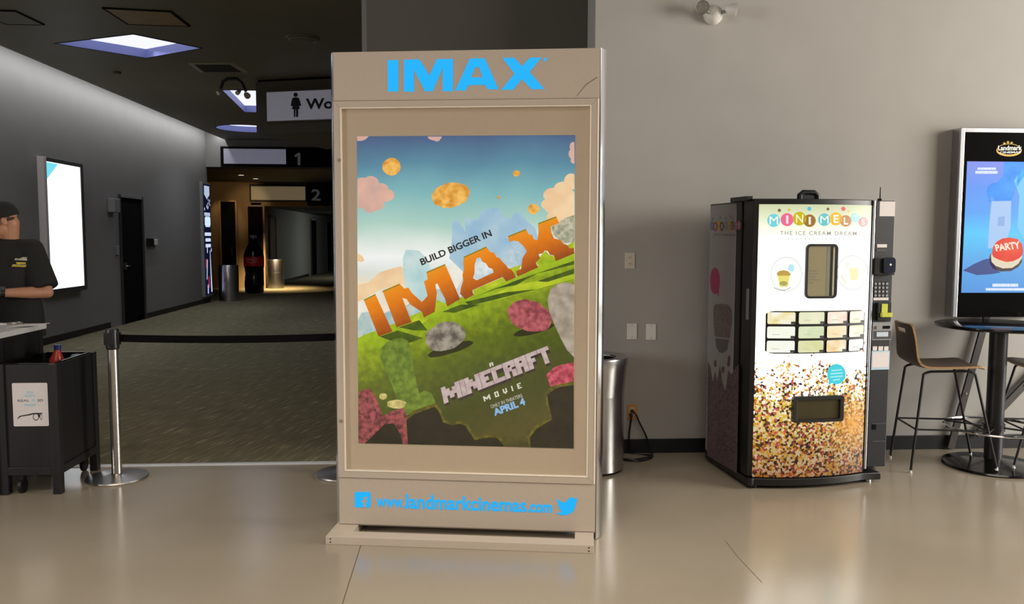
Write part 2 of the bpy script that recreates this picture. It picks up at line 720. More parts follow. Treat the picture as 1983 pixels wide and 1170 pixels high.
# lobby back wall and the darker return beside the corridor opening
mb = MB()
mb.box(XK, 8.5, YB, YB + 0.6, 0, 6.0, 'wall')
struct(mb.build('wall_back', smooth=False))
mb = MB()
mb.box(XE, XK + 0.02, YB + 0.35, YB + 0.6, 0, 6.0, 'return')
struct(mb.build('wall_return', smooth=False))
mb = MB()
mb.box(XK, 8.5, YB - 0.012, YB, 0, 0.105, 'baseboard')
struct(mb.build('baseboard_back', smooth=False, bevel=0.003))

# corridor shell
mb = MB()
mb.box(XL - 0.3, XL, 3.0, 20.3, 0, 4.4, 'charcoal')
struct(mb.build('wall_left', smooth=False))
mb = MB()
mb.box(XL - 0.3, XL, 25.7, 50, 0, 2.6, mat('painted_wall_grey_green', (120, 124, 118), 0.5, noise=(3, 0.03)))
struct(mb.build('wall_left_far', smooth=False))
mb = MB()
mb.box(XL, XL + 0.012, 3.0, 15.05 - 0.52, 0, 0.10, 'baseboard')
mb.box(XL, XL + 0.012, 15.72, 20.3, 0, 0.10, 'baseboard')
mb.box(XL, XL + 0.012, 25.7, 33.6, 0, 0.10, 'baseboard')
struct(mb.build('baseboard_left', smooth=False))
mb = MB()
mb.box(XR, XR + 0.2, YB + 0.6, 50, 0, ZC, 'charcoal')
struct(mb.build('wall_right', smooth=False))
mb = MB()
mb.box(XL - 0.3, XR + 0.2, 49.8, 50, 0, ZC, 'charcoal')
struct(mb.build('wall_end', smooth=False))
# alcove between the two auditorium entrances
mb = MB()
mb.box(-9.3, XL, 25.7, 25.9, 0, 3.22, 'gold_wall')
struct(mb.build('wall_alcove', smooth=False))
mb = MB()
mb.box(-9.5, -9.3, 20.3, 25.9, 0, 3.22, 'soffit')
mb.box(-9.5, XL - 0.3, 20.1, 20.3, 0, 3.22, 'soffit')
struct(mb.build('wall_alcove_side', smooth=False))

# black ceiling with openings for the two recessed lights
coff1 = [G(108, 84, ZC), G(258, 66, ZC), G(390, 93, ZC), G(283, 112, ZC)]
c2a, c2b = G(430, 174, ZC), G(474, 217, ZC)
coff2 = [c2a, c2a + Vector((1.55, 0, 0)), c2b + Vector((1.25, 0.05, 0)), c2b]
c3 = G(478, 249, ZC)
coff3 = [(c3.x + 0.62 * cos(a * pi / 12), c3.y + 0.62 * sin(a * pi / 12)) for a in range(24)]
holes = [[(p[0], p[1]) for p in c] for c in (coff1, coff2, coff3)]
mb = MB()
mb.holed([(XL + 0.46, YO), (XR + 0.2, YO), (XR + 0.2, 20.3), (XL + 0.46, 20.3)], holes, ZC, 'black_ceiling')
mb.face([(XL + 0.46, YO, ZC), (XL + 0.46, 20.3, ZC), (XL + 0.46, 20.3, ZC + 0.10), (XL + 0.46, YO, ZC + 0.10)], 'black_ceiling')
mb.box(XL - 0.3, XR + 0.2, YO, 20.5, 4.36, 4.40, 'soffit')
struct(mb.build('ceiling', smooth=False))
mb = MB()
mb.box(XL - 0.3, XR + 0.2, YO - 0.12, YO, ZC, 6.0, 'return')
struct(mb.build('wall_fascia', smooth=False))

# bulkhead over entrance 1, low soffit, bulkhead over entrance 2, low far ceiling
mb = MB()
mb.box(XL, XR, 20.22, 20.5, 3.22, 4.2, 'charcoal')
struct(mb.build('wall_bulkhead', smooth=False))
mb = MB()
mb.box(-9.5, XR, 20.3, 25.9, 3.22, 3.27, 'soffit')
struct(mb.build('ceiling', smooth=False))
mb = MB()
mb.box(XL, XR, 25.7, 25.9, 2.50, 3.22, 'gold_wall')
struct(mb.build('wall_bulkhead', smooth=False))
mb = MB()
mb.box(XL - 0.3, XR, 25.9, 50, 2.50, 2.56, 'soffit')
struct(mb.build('ceiling', smooth=False))

# angled bulkhead over the restroom entrance, reaching the ceiling
wl = G(495, 155, ZC)
wfr = Frame((wl.x, wl.y, 0), radians(-18.0))
mb = MB()
za = wfr.on(497, 259).z
mb.box(0, 4.0, 0, 2.2, za, ZC - 0.03, 'bulkhead')
mb.box(0.02, 4.0, 0.02, 2.2, ZC - 0.03, ZC, 'black_matt')  # black strip stands in for the shadow line below the ceiling
o = mb.build('wall_bulkhead', smooth=False)
o.location, o.rotation_euler = wfr.O, (0, 0, wfr.ang)
struct(o)

# ------------------------------------------------------------------ recessed ceiling lights
lit_white = lit('lamp_diffuser_white', (232, 234, 255), 1.15, sample=True)
lav = mat('lamp_well_lavender', (138, 146, 204), 0.5, noise=(8, 0.03))


def coffer(name, loop, h, label, group=None):
    c = sum((Vector((p[0], p[1], 0)) for p in loop), Vector()) / len(loop)
    t = thing(name, label, 'ceiling light', (c.x, c.y, ZC), 0, group)
    q = [Vector((p[0] - c.x, p[1] - c.y, 0)) for p in loop]
    mb = MB()
    n = len(q)
    for i in range(n):
        a, b = q[i], q[(i + 1) % n]
        mb.face([a, b, b + Vector((0, 0, h)), a + Vector((0, 0, h))], lav)
    mb.build('light_well', t, smooth=n > 8)
    mb = MB()
    mb.face([p + Vector((0, 0, h)) for p in q], lit_white)
    mb.build('diffuser', t, smooth=False)
    mb = MB()
    for i in range(n):
        a, b = q[i], q[(i + 1) % n]
        a2, b2 = a * (1 + 0.02 / a.length), b * (1 + 0.02 / b.length)
        dz = Vector((0, 0, -0.006))
        mb.face([a + dz, b + dz, b2 + dz, a2 + dz], 'soffit')
        mb.face([a2 + dz, b2 + dz, b2, a2], 'soffit')
    mb.build('rim', t, smooth=False)
    w_ = min((loop[0][0] - loop[2][0]) ** 2 + (loop[0][1] - loop[2][1]) ** 2, 1.2) ** 0.5 * 0.7
    area('ceiling_lamp_light', (c.x, c.y, ZC + h - 0.02), (c.x, c.y, 0), w_, w_, 12, (0.90, 0.92, 1.0), radians(120)).rotation_euler = (0, 0, 0.75)
    return t


coffer('ceiling_light', coff1, 0.11, 'large recessed ceiling light nearest the camera, a tilted diamond with lavender sides')
coffer('ceiling_light', coff2, 0.12, 'recessed square ceiling light half hidden by the restroom sign bulkhead')
coffer('ceiling_light', [(p[0], p[1]) for p in coff3], 0.12, 'round recessed ceiling light farthest away, just under the restroom sign bulkhead')


def hatch(name, pts, label, m, cat='hatch'):
    c = sum((Vector(p) for p in pts), Vector()) / len(pts)
    t = thing(name, label, cat, (c.x, c.y, ZC))
    q = [Vector((p[0] - c.x, p[1] - c.y, 0)) for p in pts]
    mb = MB()
    for i in range(4):
        a, b = q[i], q[(i + 1) % 4]
        mb.face([a + Vector((0, 0, -0.012)), b + Vector((0, 0, -0.012)), b * 0.93 + Vector((0, 0, -0.012)), a * 0.93 + Vector((0, 0, -0.012))], 'black_matt')
        mb.face([a + Vector((0, 0, -0.012)), b + Vector((0, 0, -0.012)), b, a], 'black_matt')
    mb.build('hatch_frame', t, smooth=False)
    mb = MB()
    lo = [p * 0.93 + Vector((0, 0, -0.010)) for p in q]
    mb.face(lo, m)
    mb.build('panel', t, smooth=False)
    return t


brown = mat('brown_hatch_paint', (150, 122, 72), 0.5, noise=(6, 0.1))
hatch('access_hatch', [G(197, 14, ZC), G(332, 21, ZC), G(369, 50, ZC), G(247, 46, ZC)],
      'brown square access hatch in the black ceiling with a dark outline', brown)
hatch('access_hatch', [G(-60, 17, ZC), G(30, 20, ZC), G(87, 47, ZC), G(12, 46, ZC)],
      'black access hatch at the left edge of the ceiling, beside the lit wall', M['black_ceiling'])

# air vent
vp = [G(362, 121, ZC), G(452, 121, ZC), G(482, 140, ZC), G(388, 140, ZC)]
vc = sum((Vector(p) for p in vp), Vector()) / 4
vent = thing('air_vent', 'black louvred air vent in the ceiling behind the large recessed light', 'vent', (vc.x, vc.y, ZC))
mb = MB()
q = [Vector((p.x - vc.x, p.y - vc.y, 0)) for p in vp]
for i in range(4):
    a, b = q[i], q[(i + 1) % 4]
    dz = Vector((0, 0, -0.014))
    mb.face([a + dz * 0.2, b + dz * 0.2, b * 0.78 + dz, a * 0.78 + dz], mat('vent_frame_olive', (150, 142, 110), 0.5, noise=(20, 0.05)))
mb.build('vent_frame', vent, smooth=False)
mb = MB()
mb.face([p * 0.8 + Vector((0, 0, -0.001)) for p in q], 'black_matt')
for k in range(9):
    s = (k + 0.5) / 9
    a = (q[0].lerp(q[3], s)) * 0.78
    b = (q[1].lerp(q[2], s)) * 0.78
    mb.bar(a + Vector((0, 0, -0.008)), b + Vector((0, 0, -0.008)), 0.03, 0.003, 'black', up=(0, 0.6, 1))
mb.build('louvres', vent, smooth=False)

# smoke detector / round cover on the ceiling
p = G(586, 73, ZC)
dt = thing('ceiling_disc', 'shallow round cover on the black ceiling near the top of the tall lit poster sign', 'ceiling disc', p)
mb = MB()
mb.lathe([(0.0, -0.035), (0.14, -0.035), (0.185, -0.018), (0.195, 0.0)], (0, 0, 0), 'black_ceiling', 32, cap1=True)
mb.build('cover', dt)
mb = MB()
mb.tube(arc((0, 0, -0.03), 0.155, 0, 2 * pi, 32, (1, 0, 0), (0, 1, 0))[:-1], 0.006, 'grey', 6, closed=True)
mb.build('ring', dt)
p = G(226, 139, ZC)
mb = MB()
mb.lathe([(0.0, -0.03), (0.05, -0.03), (0.06, 0.0)], (p.x, p.y, ZC), 'bulkhead', 20)
tag(mb.build('sprinkler_head'), 'tiny round fixture on the ceiling just behind the nearest recessed light', 'sprinkler')


def head_lamp(name, t, base, tip, direction, m, r, L0):
    """small adjustable lamp head on an arm"""
    d = Vector(direction).normalized()
    a = Vector(tip)
    mb = MB()
    mb.tube([base, (Vector(base) + a) / 2 + Vector((0, 0, 0.01)), a], 0.012, m, 8)
    arm = mb.build('arm', t)
    mb = MB()
    mb.tube([a - d * 0.02, a + d * 0.01, a + d * L0 * 0.55, a + d * L0], [r * 0.45, r * 0.8, r, r * 1.05], m, 16)
    hd = mb.build('lamp_head', t)
    mb = MB()
    mb.tube([a + d * (L0 + 0.001), a + d * (L0 + 0.004)], r * 0.85, 'glass_lens', 16)
    mb.build('lens', hd)


M['glass_lens'] = mat('lamp_lens', (150, 146, 136), 0.1, noise=(40, 0.2))
# ceiling emergency lamp with two heads
p = G(450, 151, ZC)
el = thing('emergency_light', 'black twin-headed emergency lamp on the ceiling beside the restroom sign', 'lamp', p)
mb = MB()
mb.tube([(-0.17, 0, -0.16), (-0.13, 0, -0.05), (-0.06, 0, -0.012), (0.06, 0, -0.012), (0.13, 0, -0.06), (0.19, 0, -0.19)], 0.022, 'black', 10)
mb.cyl((0, 0, 0), (0, 0, -0.02), 0.06, 'black')
mb.build('bracket', el)
for nm, c, dr in (('lamp_head', (-0.18, 0, -0.2), (-0.4, -0.7, -0.5)), ('lamp_head', (0.20, -0.02, -0.24), (0.5, -0.7, -0.45)), ('lamp_head', (0.09, -0.02, -0.20), (-0.2, -0.8, -0.5))):
    d = Vector(dr).normalized()
    c = Vector(c)
    mb = MB()
    mb.tube([c - d * 0.05, c, c + d * 0.05], [0.02, 0.04, 0.045] if c.x > 0.1 else [0.018, 0.028, 0.032], 'ivory', 14)
    mb.build(nm, el)

# ------------------------------------------------------------------ left wall: poster case, door, reader, screen
fl = Frame((XL, 0, 0), pi / 2)      # x runs down the corridor, y into the wall


def lbox(px0, py0, px1, py1):
    a, b = onX(px0, py0, XL), onX(px1, py1, XL)
    return a.y, b.y, b.z, a.z     # y0,y1,z0,z1


ya, yb = onX(73, 320, XL).y, onX(151, 440, XL).y
zt = onX(75, 309, XL).z
zb = onX(148, 557, XL).z
pc = thing('poster_case', 'glowing white backlit poster case on the dark wall behind the person', 'poster case', (XL, (ya + yb) / 2, zb), pi / 2)
hw, hh = (yb - ya) / 2, zt - zb
mb = MB()
mb.box(-hw - 0.03, -hw + 0.05, -0.10, 0, -0.04, hh + 0.04, mat('case_frame_lit_side', (206, 200, 196), 0.4, noise=(20, 0.03)))  # left bar paler: light falling on that side, put into the colour
mb.box(hw - 0.05, hw + 0.03, -0.10, 0, -0.04, hh + 0.04, 'dark_grey')
mb.box(-hw + 0.05, hw - 0.05, -0.10, 0, hh - 0.02, hh + 0.04, 'dark_grey')
mb.box(-hw + 0.05, hw - 0.05, -0.10, 0, -0.04, 0.03, 'dark_grey')
mb.build('case_frame', pc, smooth=False, bevel=0.006)
mb = MB()
mb.box(-hw + 0.05, hw - 0.05, -0.085, -0.01, 0.03, hh - 0.02, lit('backlit_sheet', (252, 254, 255), 1.6, sample=True))
mb.build('lit_sheet', pc, smooth=False)
mb = MB()
mb.face([(-hw + 0.06, -0.0862, hh - 0.03), (-hw + 0.06, -0.0862, hh - 0.28), (-hw + 0.42, -0.0862, hh - 0.03)], lit('sheet_cyan', (120, 225, 240), 1.0))
mb.build('sheet_corner_print', pc, smooth=False)

# door in the left wall
y0, y1, z0, z1 = lbox(231, 385, 272, 388)
z1 = 2.26
mb = MB()
mb.box(XL - 0.02, XL + 0.012, y0, y1, 0.005, z1, 'black_matt')
d1 = mb.build('door_1', smooth=False)
struct(d1)
mb = MB()
mb.box(XL, XL + 0.03, y0 - 0.06, y0, 0, z1 + 0.05, 'dark_grey')
mb.box(XL, XL + 0.03, y1, y1 + 0.06, 0, z1 + 0.05, 'dark_grey')
mb.box(XL, XL + 0.03, y0, y1, z1, z1 + 0.05, 'grey')
mb.build('door_frame', d1, smooth=False)
mb = MB()
mb.box(XL + 0.012, XL + 0.05, y0 + 0.06, y0 + 0.12, 0.98, 1.10, 'dark_grey')
mb.tube([(XL + 0.05, y0 + 0.09, 1.04), (XL + 0.07, y0 + 0.09, 1.04), (XL + 0.07, y0 + 0.2, 1.04)], 0.01, 'steel', 8)
mb.build('door_handle', d1)
mb = MB()
b0, b1 = onX(219, 384, XL + 0.1), onX(232, 412, XL + 0.1)
mb.box(XL, XL + 0.12, b0.y, b1.y - 0.02, b1.z, b0.z, 'grey')
tag(mb.build('wall_box', smooth=False, bevel=0.01), 'small pale grey box on the wall at the top left corner of the black door', 'wall box')
p = onX(226, 485, XL)
mb = MB()
mb.box(XL, XL + 0.03, p.y - 0.05, p.y + 0.05, p.z - 0.08, p.z + 0.08, 'grey')
tag(mb.build('wall_switch', smooth=False, bevel=0.006), 'narrow grey switch on the wall left of the black door at handle height', 'switch')
p = onX(293, 469, XL)
rd = thing('card_reader', 'black and white card reader on the dark wall right of the door', 'card reader', (XL, p.y, p.z), pi / 2)
mb = MB()
mb.box(-0.26, 0.02, -0.05, 0, -0.075, 0.075, 'black')
mb.build('housing', rd, smooth=False, bevel=0.008)
mb = MB()
mb.box(0.02, 0.22, -0.05, 0, -0.06, 0.06, 'white')
mb.build('reader_face', rd, smooth=False, bevel=0.008)

# tall video screen at the end of the left wall
ys0, ys1 = onX(389, 460, XL).y, 20.28
zt, zb = onX(392, 355, XL).z, onX(404, 571, XL).z
vs_ = thing('video_screen', 'tall narrow glowing video screen at the far end of the dark wall', 'screen', (XL, (ys0 + ys1) / 2, zb), pi / 2)
hw, hh = (ys1 - ys0) / 2, zt - zb
mb = MB()
mb.box(-hw - 0.02, hw, -0.07, 0, -0.02, hh + 0.02, 'grey')
mb.build('housing', vs_, smooth=False, bevel=0.005)
navy = lit('screen_navy', (12, 14, 40), 1.0)
sw = lit('screen_white', (205, 222, 250), 1.0)
sr = lit('screen_red', (190, 40, 70), 1.0)
mb = MB()
x0, x1 = -hw + 0.03, hw - 0.02
mb.face([(x0, -0.072, 0.02), (x1, -0.072, 0.02), (x1, -0.072, hh - 0.02), (x0, -0.072, hh - 0.02)], navy)


def sq(a, b, c, d, m):
    """fractions of the screen: left, right, bottom, top"""
    X = lambda s: x0 + (x1 - x0) * s
    Z = lambda s: 0.02 + (hh - 0.04) * s
    mb.face([(X(a), -0.074, Z(c)), (X(b), -0.074, Z(c)), (X(b), -0.074, Z(d)), (X(a), -0.074, Z(d))], m)


rr = random.Random(2)
for k in range(7):
    a = 0.12 + k * 0.11
    sq(a, a + 0.075, 0.865 + 0.012 * abs(k - 3), 0.985, sw)
for k in range(12):
    a, b = rr.uniform(0.05, 0.9), rr.uniform(0.76, 0.85)
    sq(a, a + 0.06, b, b + 0.02, sw)
for k in range(6):
    sq(0.08 + k * 0.14, 0.18 + k * 0.14, 0.715, 0.745, sw)
sq(0.1, 0.92, 0.63, 0.70, sw)
sq(0.2, 0.85, 0.615, 0.71, sw)
for k, (a, b) in enumerate(((0.06, 0.96), (0.14, 0.9), (0.14, 0.9))):
    sq(a, b, 0.535 - k * 0.052, 0.565 - k * 0.052, sw)
for a, b, c, d in ((0.32, 0.42, 0.38, 0.44), (0.9, 1.0, 0.39, 0.42)):
    sq(a, b, c, d, sw)
X = lambda s: x0 + (x1 - x0) * s
Z = lambda s: 0.02 + (hh - 0.04) * s
mb.face([(X(0.72), -0.074, Z(0.4)), (X(0.78), -0.074, Z(0.4)), (X(0.98), -0.074, Z(0.02)), (X(0.82), -0.074, Z(0.02))], sw)
mb.face([(X(0.28), -0.074, Z(0.32)), (X(0.38), -0.074, Z(0.32)), (X(0.26), -0.074, Z(0.14)), (X(0.18), -0.074, Z(0.14))], sw)
mb.face([(X(0.1), -0.074, Z(0.32)), (X(0.24), -0.074, Z(0.33)), (X(0.2), -0.074, Z(0.24)), (X(0.1), -0.074, Z(0.25))], sr)
mb.face([(X(0.45), -0.074, Z(0.16)), (X(0.58), -0.074, Z(0.17)), (X(0.6), -0.074, Z(0.06)), (X(0.48), -0.074, Z(0.06))], sr)
mb.face([(X(0.3), -0.074, Z(0.08)), (X(0.42), -0.074, Z(0.1)), (X(0.42), -0.074, Z(0.01)), (X(0.3), -0.074, Z(0.01))], sw)
mb.build('screen_picture', vs_, smooth=False)

# small device past the screen, in the alcove mouth
mb = MB()
mb.box(XL, XL + 0.06, 20.16, 20.28, 1.62, 2.0, 'black')
tag(mb.build('wall_panel', smooth=False, bevel=0.008), 'small black box on the wall edge just past the tall video screen', 'wall box')

# ------------------------------------------------------------------ restroom sign on the angled bulkhead
mb_off = 0.05
sg = thing('restroom_sign', 'pale restroom sign with a woman pictogram and the letters Wo beside the tall poster sign', 'sign', wfr.O, wfr.ang)
P = lambda x, y, off=0.0: wfr.on(x, y, -0.05 - off)
a, b = P(516, 179), P(517, 235)
zt, zb = a.z, b.z
mb = MB()
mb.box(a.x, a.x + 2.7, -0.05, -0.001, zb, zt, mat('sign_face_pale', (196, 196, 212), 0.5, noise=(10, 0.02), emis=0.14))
mb.build('sign_face', sg, smooth=False)
mb = MB()
for x0_, x1_, z0_, z1_ in ((a.x - 0.02, a.x + 2.72, zt, zt + 0.02), (a.x - 0.02, a.x + 2.72, zb - 0.02, zb), (a.x - 0.02, a.x, zb, zt)):
    mb.box(x0_, x1_, -0.055, -0.001, z0_, z1_, 'bulkhead')
mb.build('sign_frame', sg, smooth=False)
ink = mat('sign_ink', (22, 22, 38), 0.6, noise=(20, 0.05))
mb = MB()
f = lambda x, y: P(x, y, 0.002)
cx = 572.5
put_poly(mb, oval(cx, 183.5, 4.2, 4.2), f, ink)
put_poly(mb, [(566, 190), (570, 188.5), (575, 188.5), (579, 190), (583.5, 204), (580, 206), (578.5, 204), (581, 211), (577.5, 211.5), (577.5, 226.5), (573.3, 226.7),
              (573, 212), (572.2, 212), (572, 226.8), (569, 227), (568.8, 211.7), (565, 211.5), (567, 204.5), (565.5, 206), (562.8, 204)], f, ink)
mb.build('pictogram', sg, smooth=False)
mb = MB()
put_text(mb, 'Women', [(592, 212), (700, 209), (700, 188), (592, 191)], f, ink, bold=0.03)
mb.build('lettering', sg, smooth=False)

# ------------------------------------------------------------------ auditorium number signs
fb = Frame((0, 20.22, 0), 0)
s1 = thing('auditorium_sign', 'black auditorium sign numbered 1 with a pale lavender light panel, on the first bulkhead', 'sign', (0, 20.22, 0))
pp = lambda x, y, off: fb.on(x, y, -off)
A, B = pp(428, 284, 0), pp(640, 324, 0)
mb = MB()
mb.box(A.x, A.x + 3.6, -0.06, -0.001, pp(428, 323, 0).z, A.z, 'black_matt')  # black sheet across the bulkhead behind panel and numeral
mb.build('black_sheet', s1, smooth=False)
mb = MB()
A, B = pp(433, 288, 0.06), pp(554, 317, 0.06)
mb.box(A.x, B.x, -0.075, -0.06, pp(433, 317, 0.06).z, A.z, mat('sign_panel_lavender', (150, 150, 166), 0.5, noise=(8, 0.03), emis=0.30, ergb=(150, 150, 172)))
mb.build('light_panel', s1, smooth=False)
mb = MB()
dim = mat('numeral_grey', (120, 120, 120), 0.5, noise=(20, 0.05), emis=0.13)
put_poly(mb, [(576.5, 319.5), (576.5, 302.5), (570.5, 304.5), (570.5, 300.5), (577.5, 296), (581.5, 296), (581.5, 320)], lambda x, y: pp(x, y, 0.063), dim)
mb.build('numeral', s1, smooth=False)

fb2 = Frame((0, 25.7, 0), 0)
s2 = thing('auditorium_sign', 'black auditorium sign numbered 2 with a cream panel, on the farther bulkhead', 'sign', (0, 25.7, 0))
pp2 = lambda x, y, off: fb2.on(x, y, -off)
A = pp2(487, 361, 0)
mb = MB()
zl, zh = 2.51, 3.21
mb.box(pp2(595, 360, 0).x, pp2(595, 360, 0).x + 2.6, -0.05, -0.001, zl, zh, 'black_matt')  # black sheet over the right part of the farther bulkhead
mb.box(A.x - 0.05, pp2(595, 360, 0).x, -0.05, -0.001, pp2(487, 390, 0).z, A.z + 0.06, 'soffit')
mb.build('black_sheet', s2, smooth=False)
mb = MB()
B = pp2(592, 388, 0)
mb.box(A.x, B.x, -0.07, -0.05, B.z, A.z, mat('sign_panel_warm_glow', (158, 146, 120), 0.55, noise=(8, 0.03), emis=0.28, ergb=(158, 140, 108)))  # tan self-glow stands in for the warm downlight on this panel
mb.build('light_panel', s2, smooth=False)
mb = MB()
put_text(mb, '2', [(603, 388), (621, 389), (621, 367), (603, 366)], lambda x, y: pp2(x, y, 0.053), dim, bold=0.02)
mb.build('numeral', s2, smooth=False)

# ------------------------------------------------------------------ alcove doors and downlights
fa = Frame((0, 25.7, 0), 0)
for n_, (pa, pb, top) in enumerate(((430, 458, 2.62), (482, 511, 2.48))):
    xa, xb = fa.on(pa, 480).x, fa.on(pb, 480).x
    mb = MB()
    mb.box(xa, xb, -0.03, -0.001, 0.01, top, 'black_matt')
    o = mb.build('door_%d' % (n_ + 2), smooth=False)
    o.location = (0, 25.7, 0)
    struct(o)
    mb = MB()
    mb.box(xa - 0.05, xa, -0.06, -0.001, 0, top + 0.05, 'gold_wall')
    mb.box(xb, xb + 0.05, -0.06, -0.001, 0, top + 0.05, 'gold_wall')
    mb.box(xa, xb, -0.06, -0.001, top, top + 0.05, 'gold_wall')
    mb.build('door_frame', o, smooth=False)
    mb = MB()
    mb.tube([(xb - 0.12, -0.03, 1.0), (xb - 0.12, -0.08, 1.0), (xb - 0.12, -0.08, 1.25), (xb - 0.12, -0.03, 1.25)], 0.012, 'steel', 8)
    mb.build('door_handle', o)
# doors along the far wall
for k, (pa, pb) in enumerate(((602, 611), (633, 640))):
    ya, yb = onX(pa, 500, XL).y, onX(pb, 500, XL).y
    mb = MB()
    mb.box(XL - 0.02, XL + 0.04, ya, yb, 0.005, 2.25, 'black_matt')
    o = mb.build('door_%d' % (k + 4), smooth=False)
    struct(o)
    mb = MB()
    mb.box(XL, XL + 0.05, ya - 0.08, ya, 0, 2.31, 'dark_grey')
    mb.box(XL, XL + 0.05, yb, yb + 0.08, 0, 2.31, 'dark_grey')
    mb.box(XL, XL + 0.05, ya, yb, 2.25, 2.31, 'grey')
    mb.build('door_frame', o, smooth=False)
ya, yb = onX(520, 480, XL).y, onX(533, 480, XL).y
cs = thing('poster_case', 'unlit tall poster case on the far grey wall behind the golden bin', 'poster case', (XL, (ya + yb) / 2, 0.75), pi / 2)
mb = MB()
hw = (yb - ya) / 2
mb.box(-hw, -hw + 0.1, -0.06, -0.001, 0, 1.5, 'black')
mb.box(hw - 0.1, hw, -0.06, -0.001, 0, 1.5, 'black')
mb.box(-hw + 0.1, hw - 0.1, -0.06, -0.001, 0, 0.08, 'black')
mb.box(-hw + 0.1, hw - 0.1, -0.06, -0.001, 1.42, 1.5, 'black')
mb.build('case_frame', cs, smooth=False)
mb = MB()
mb.box(-hw + 0.1, hw - 0.1, -0.04, -0.001, 0.08, 1.42, mat('unlit_sheet', (160, 162, 156), 0.25, noise=(3, 0.1)))
mb.build('sheet', cs, smooth=False)

warm = (1.0, 0.70, 0.36)
lamp_lit = lit('downlight_lens', (255, 232, 190), 1.2)
dl = [(G(467, 338, 3.22), 'first warm downlight in the soffit below the sign numbered 1', (-6.9, 25.7, 2.6), 40, 45),
      (G(495, 345, 3.22), 'second warm downlight in the soffit below the sign numbered 1', (-6.3, 25.7, 2.5), 36, 45),
      (G(515, 403, 2.50), 'third warm downlight under the low ceiling just past the sign numbered 2', (-5.5, 25.2, 0.0), 70, 95)]
for k, (p, lab, tg, pw, an) in enumerate(dl):
    t = thing('downlight', lab, 'ceiling light', (p.x, p.y, p.z), 0, 'warm downlights by the auditorium entrances')
    mb = MB()
    mb.tube(arc((0, 0, -0.006), 0.085, 0, 2 * pi, 24, (1, 0, 0), (0, 1, 0))[:-1], 0.012, 'soffit', 6, closed=True)
    mb.build('trim_ring', t)
    mb = MB()
    mb.lathe([(0.0, -0.022), (0.066, -0.020), (0.078, -0.002)], (0, 0, 0), lamp_lit, 20)
    mb.build('lens', t)
    spot('downlight_light', (p.x, p.y - 0.02, p.z - 0.05), tg, pw, warm, an, 0.8)
for x in (-7.26, -6.78):
    spot('alcove_light', (x, 25.40, 3.15), (x, 25.64, 1.6), 22, warm, 44, 0.8)
area('bin_glow_fill', (-4.9, 23.9, 3.0), (-5.45, 25.2, 0.5), 0.5, 0.5, 55, warm, radians(45))  # unseen warm fill added to turn the steel bin golden
spot('floor_pool_light', (-5.1, 24.4, 3.15), (-5.2, 24.9, 0), 420, warm, 62, 0.9)

# ================================================================== tall illuminated poster sign
pl, pr = G(653, 1016, 0.04), G(1152.6, 1032.6, 0.04)
ang = math.atan2(pr.y - pl.y, pr.x - pl.x)
lb = Frame((pl + pr) / 2, ang)
on = lb.on
root = thing('poster_sign', 'tall freestanding illuminated sign with a backlit film poster in a beige metal case', 'poster sign', lb.O, ang)
xl = (on(650, 150).x + on(653, 1010).x) / 2
xr = (on(1160, 150).x + on(1153.5, 1020).x) / 2
ztop = (on(900, 97)).z
DEP = 0.20
mb = MB()
mb.box(xl, xr, 0.012, DEP, 0.035, ztop, 'paint_alu')
mb.build('cabinet', root, smooth=False, bevel=0.003)
zh = on(900, 193.5).z          # below the header
zl = on(900, 931).z            # above the lower panel
mb = MB()
mb.box(xl, xr, 0.0, 0.012, zh + 0.002, ztop, 'paint_alu')
hp = mb.build('header_panel', root, smooth=False, bevel=0.0015)
blue = lit('sign_letter_blue', (24, 178, 255), 1.0, sample=True)
mb = MB()
fz = lambda k: (lambda x, y: on(x, y, -k))
l6 = lambda pts: [(620 + x / 3.9, 80 + y / 3.9) for x, y in pts]
l7 = lambda pts: [(900 + x / 3.9, 80 + y / 3.9) for x, y in pts]
f = fz(0.0015)
for pts in (l6([(512, 380), (510, 142), (590, 142), (590, 378)]),
            l6([(632, 380), (632, 140), (748, 136), (825, 258), (880, 135), (1003, 133), (1003, 377), (925, 377), (927, 200), (850, 377), (792, 378), (708, 215), (708, 380)]),
            l7([(-72, 372), (38, 131), (94, 129), (94, 195), (80, 195), (48, 273), (25, 332), (8, 371)]),
            l7([(94, 129), (150, 128), (255, 362), (172, 362), (152, 328), (133, 272), (108, 195), (94, 195)]),
            l7([(25, 332), (48, 273), (133, 272), (152, 328)]),
            l7([(285, 125), (375, 125), (432, 188), (490, 125), (578, 122), (490, 232), (600, 360), (505, 362), (432, 285), (365, 365), (275, 368), (375, 245)]),
            l7(oval(607, 137, 13, 13, 14))):
    put_poly(mb, pts, f, blue)
mb.build('lettering', hp, smooth=False)
# crack / crease on the header's right side
mb = MB()
for a, b in (((1117, 186), (1134, 165)), ((1134, 165), (1156, 150))):
    p, q = on(*a, -0.0015), on(*b, -0.0015)
    mb.face([p, q, q + Vector((0, 0, 0.003)), p + Vector((0, 0, 0.003))], 'seam')
mb.build('crease', hp, smooth=False)

mb = MB()
mb.box(xl, xr, 0.0, 0.012, 0.045, zl - 0.002, 'paint_alu')
lp = mb.build('lower_panel', root, smooth=False, bevel=0.0015)
z5 = lambda pts: [(880 + x / 4.034, 880 + y / 4.034) for x, y in pts]
mb = MB()
put_text(mb, 'www.', [(729, 982.5), (784, 984.5), (784, 967.5), (729, 965.5)], f, blue, bold=0.02)
put_text(mb, 'landmarkcinemas', [(786, 985.5), (1019, 992.5), (1019, 965), (786, 957)], f, blue, bold=0.024)
put_text(mb, '.com', [(1021, 992.5), (1069, 994), (1069, 977.5), (1021, 976)], f, blue, bold=0.03)
mb.build('lettering', lp, smooth=False)
mb = MB()
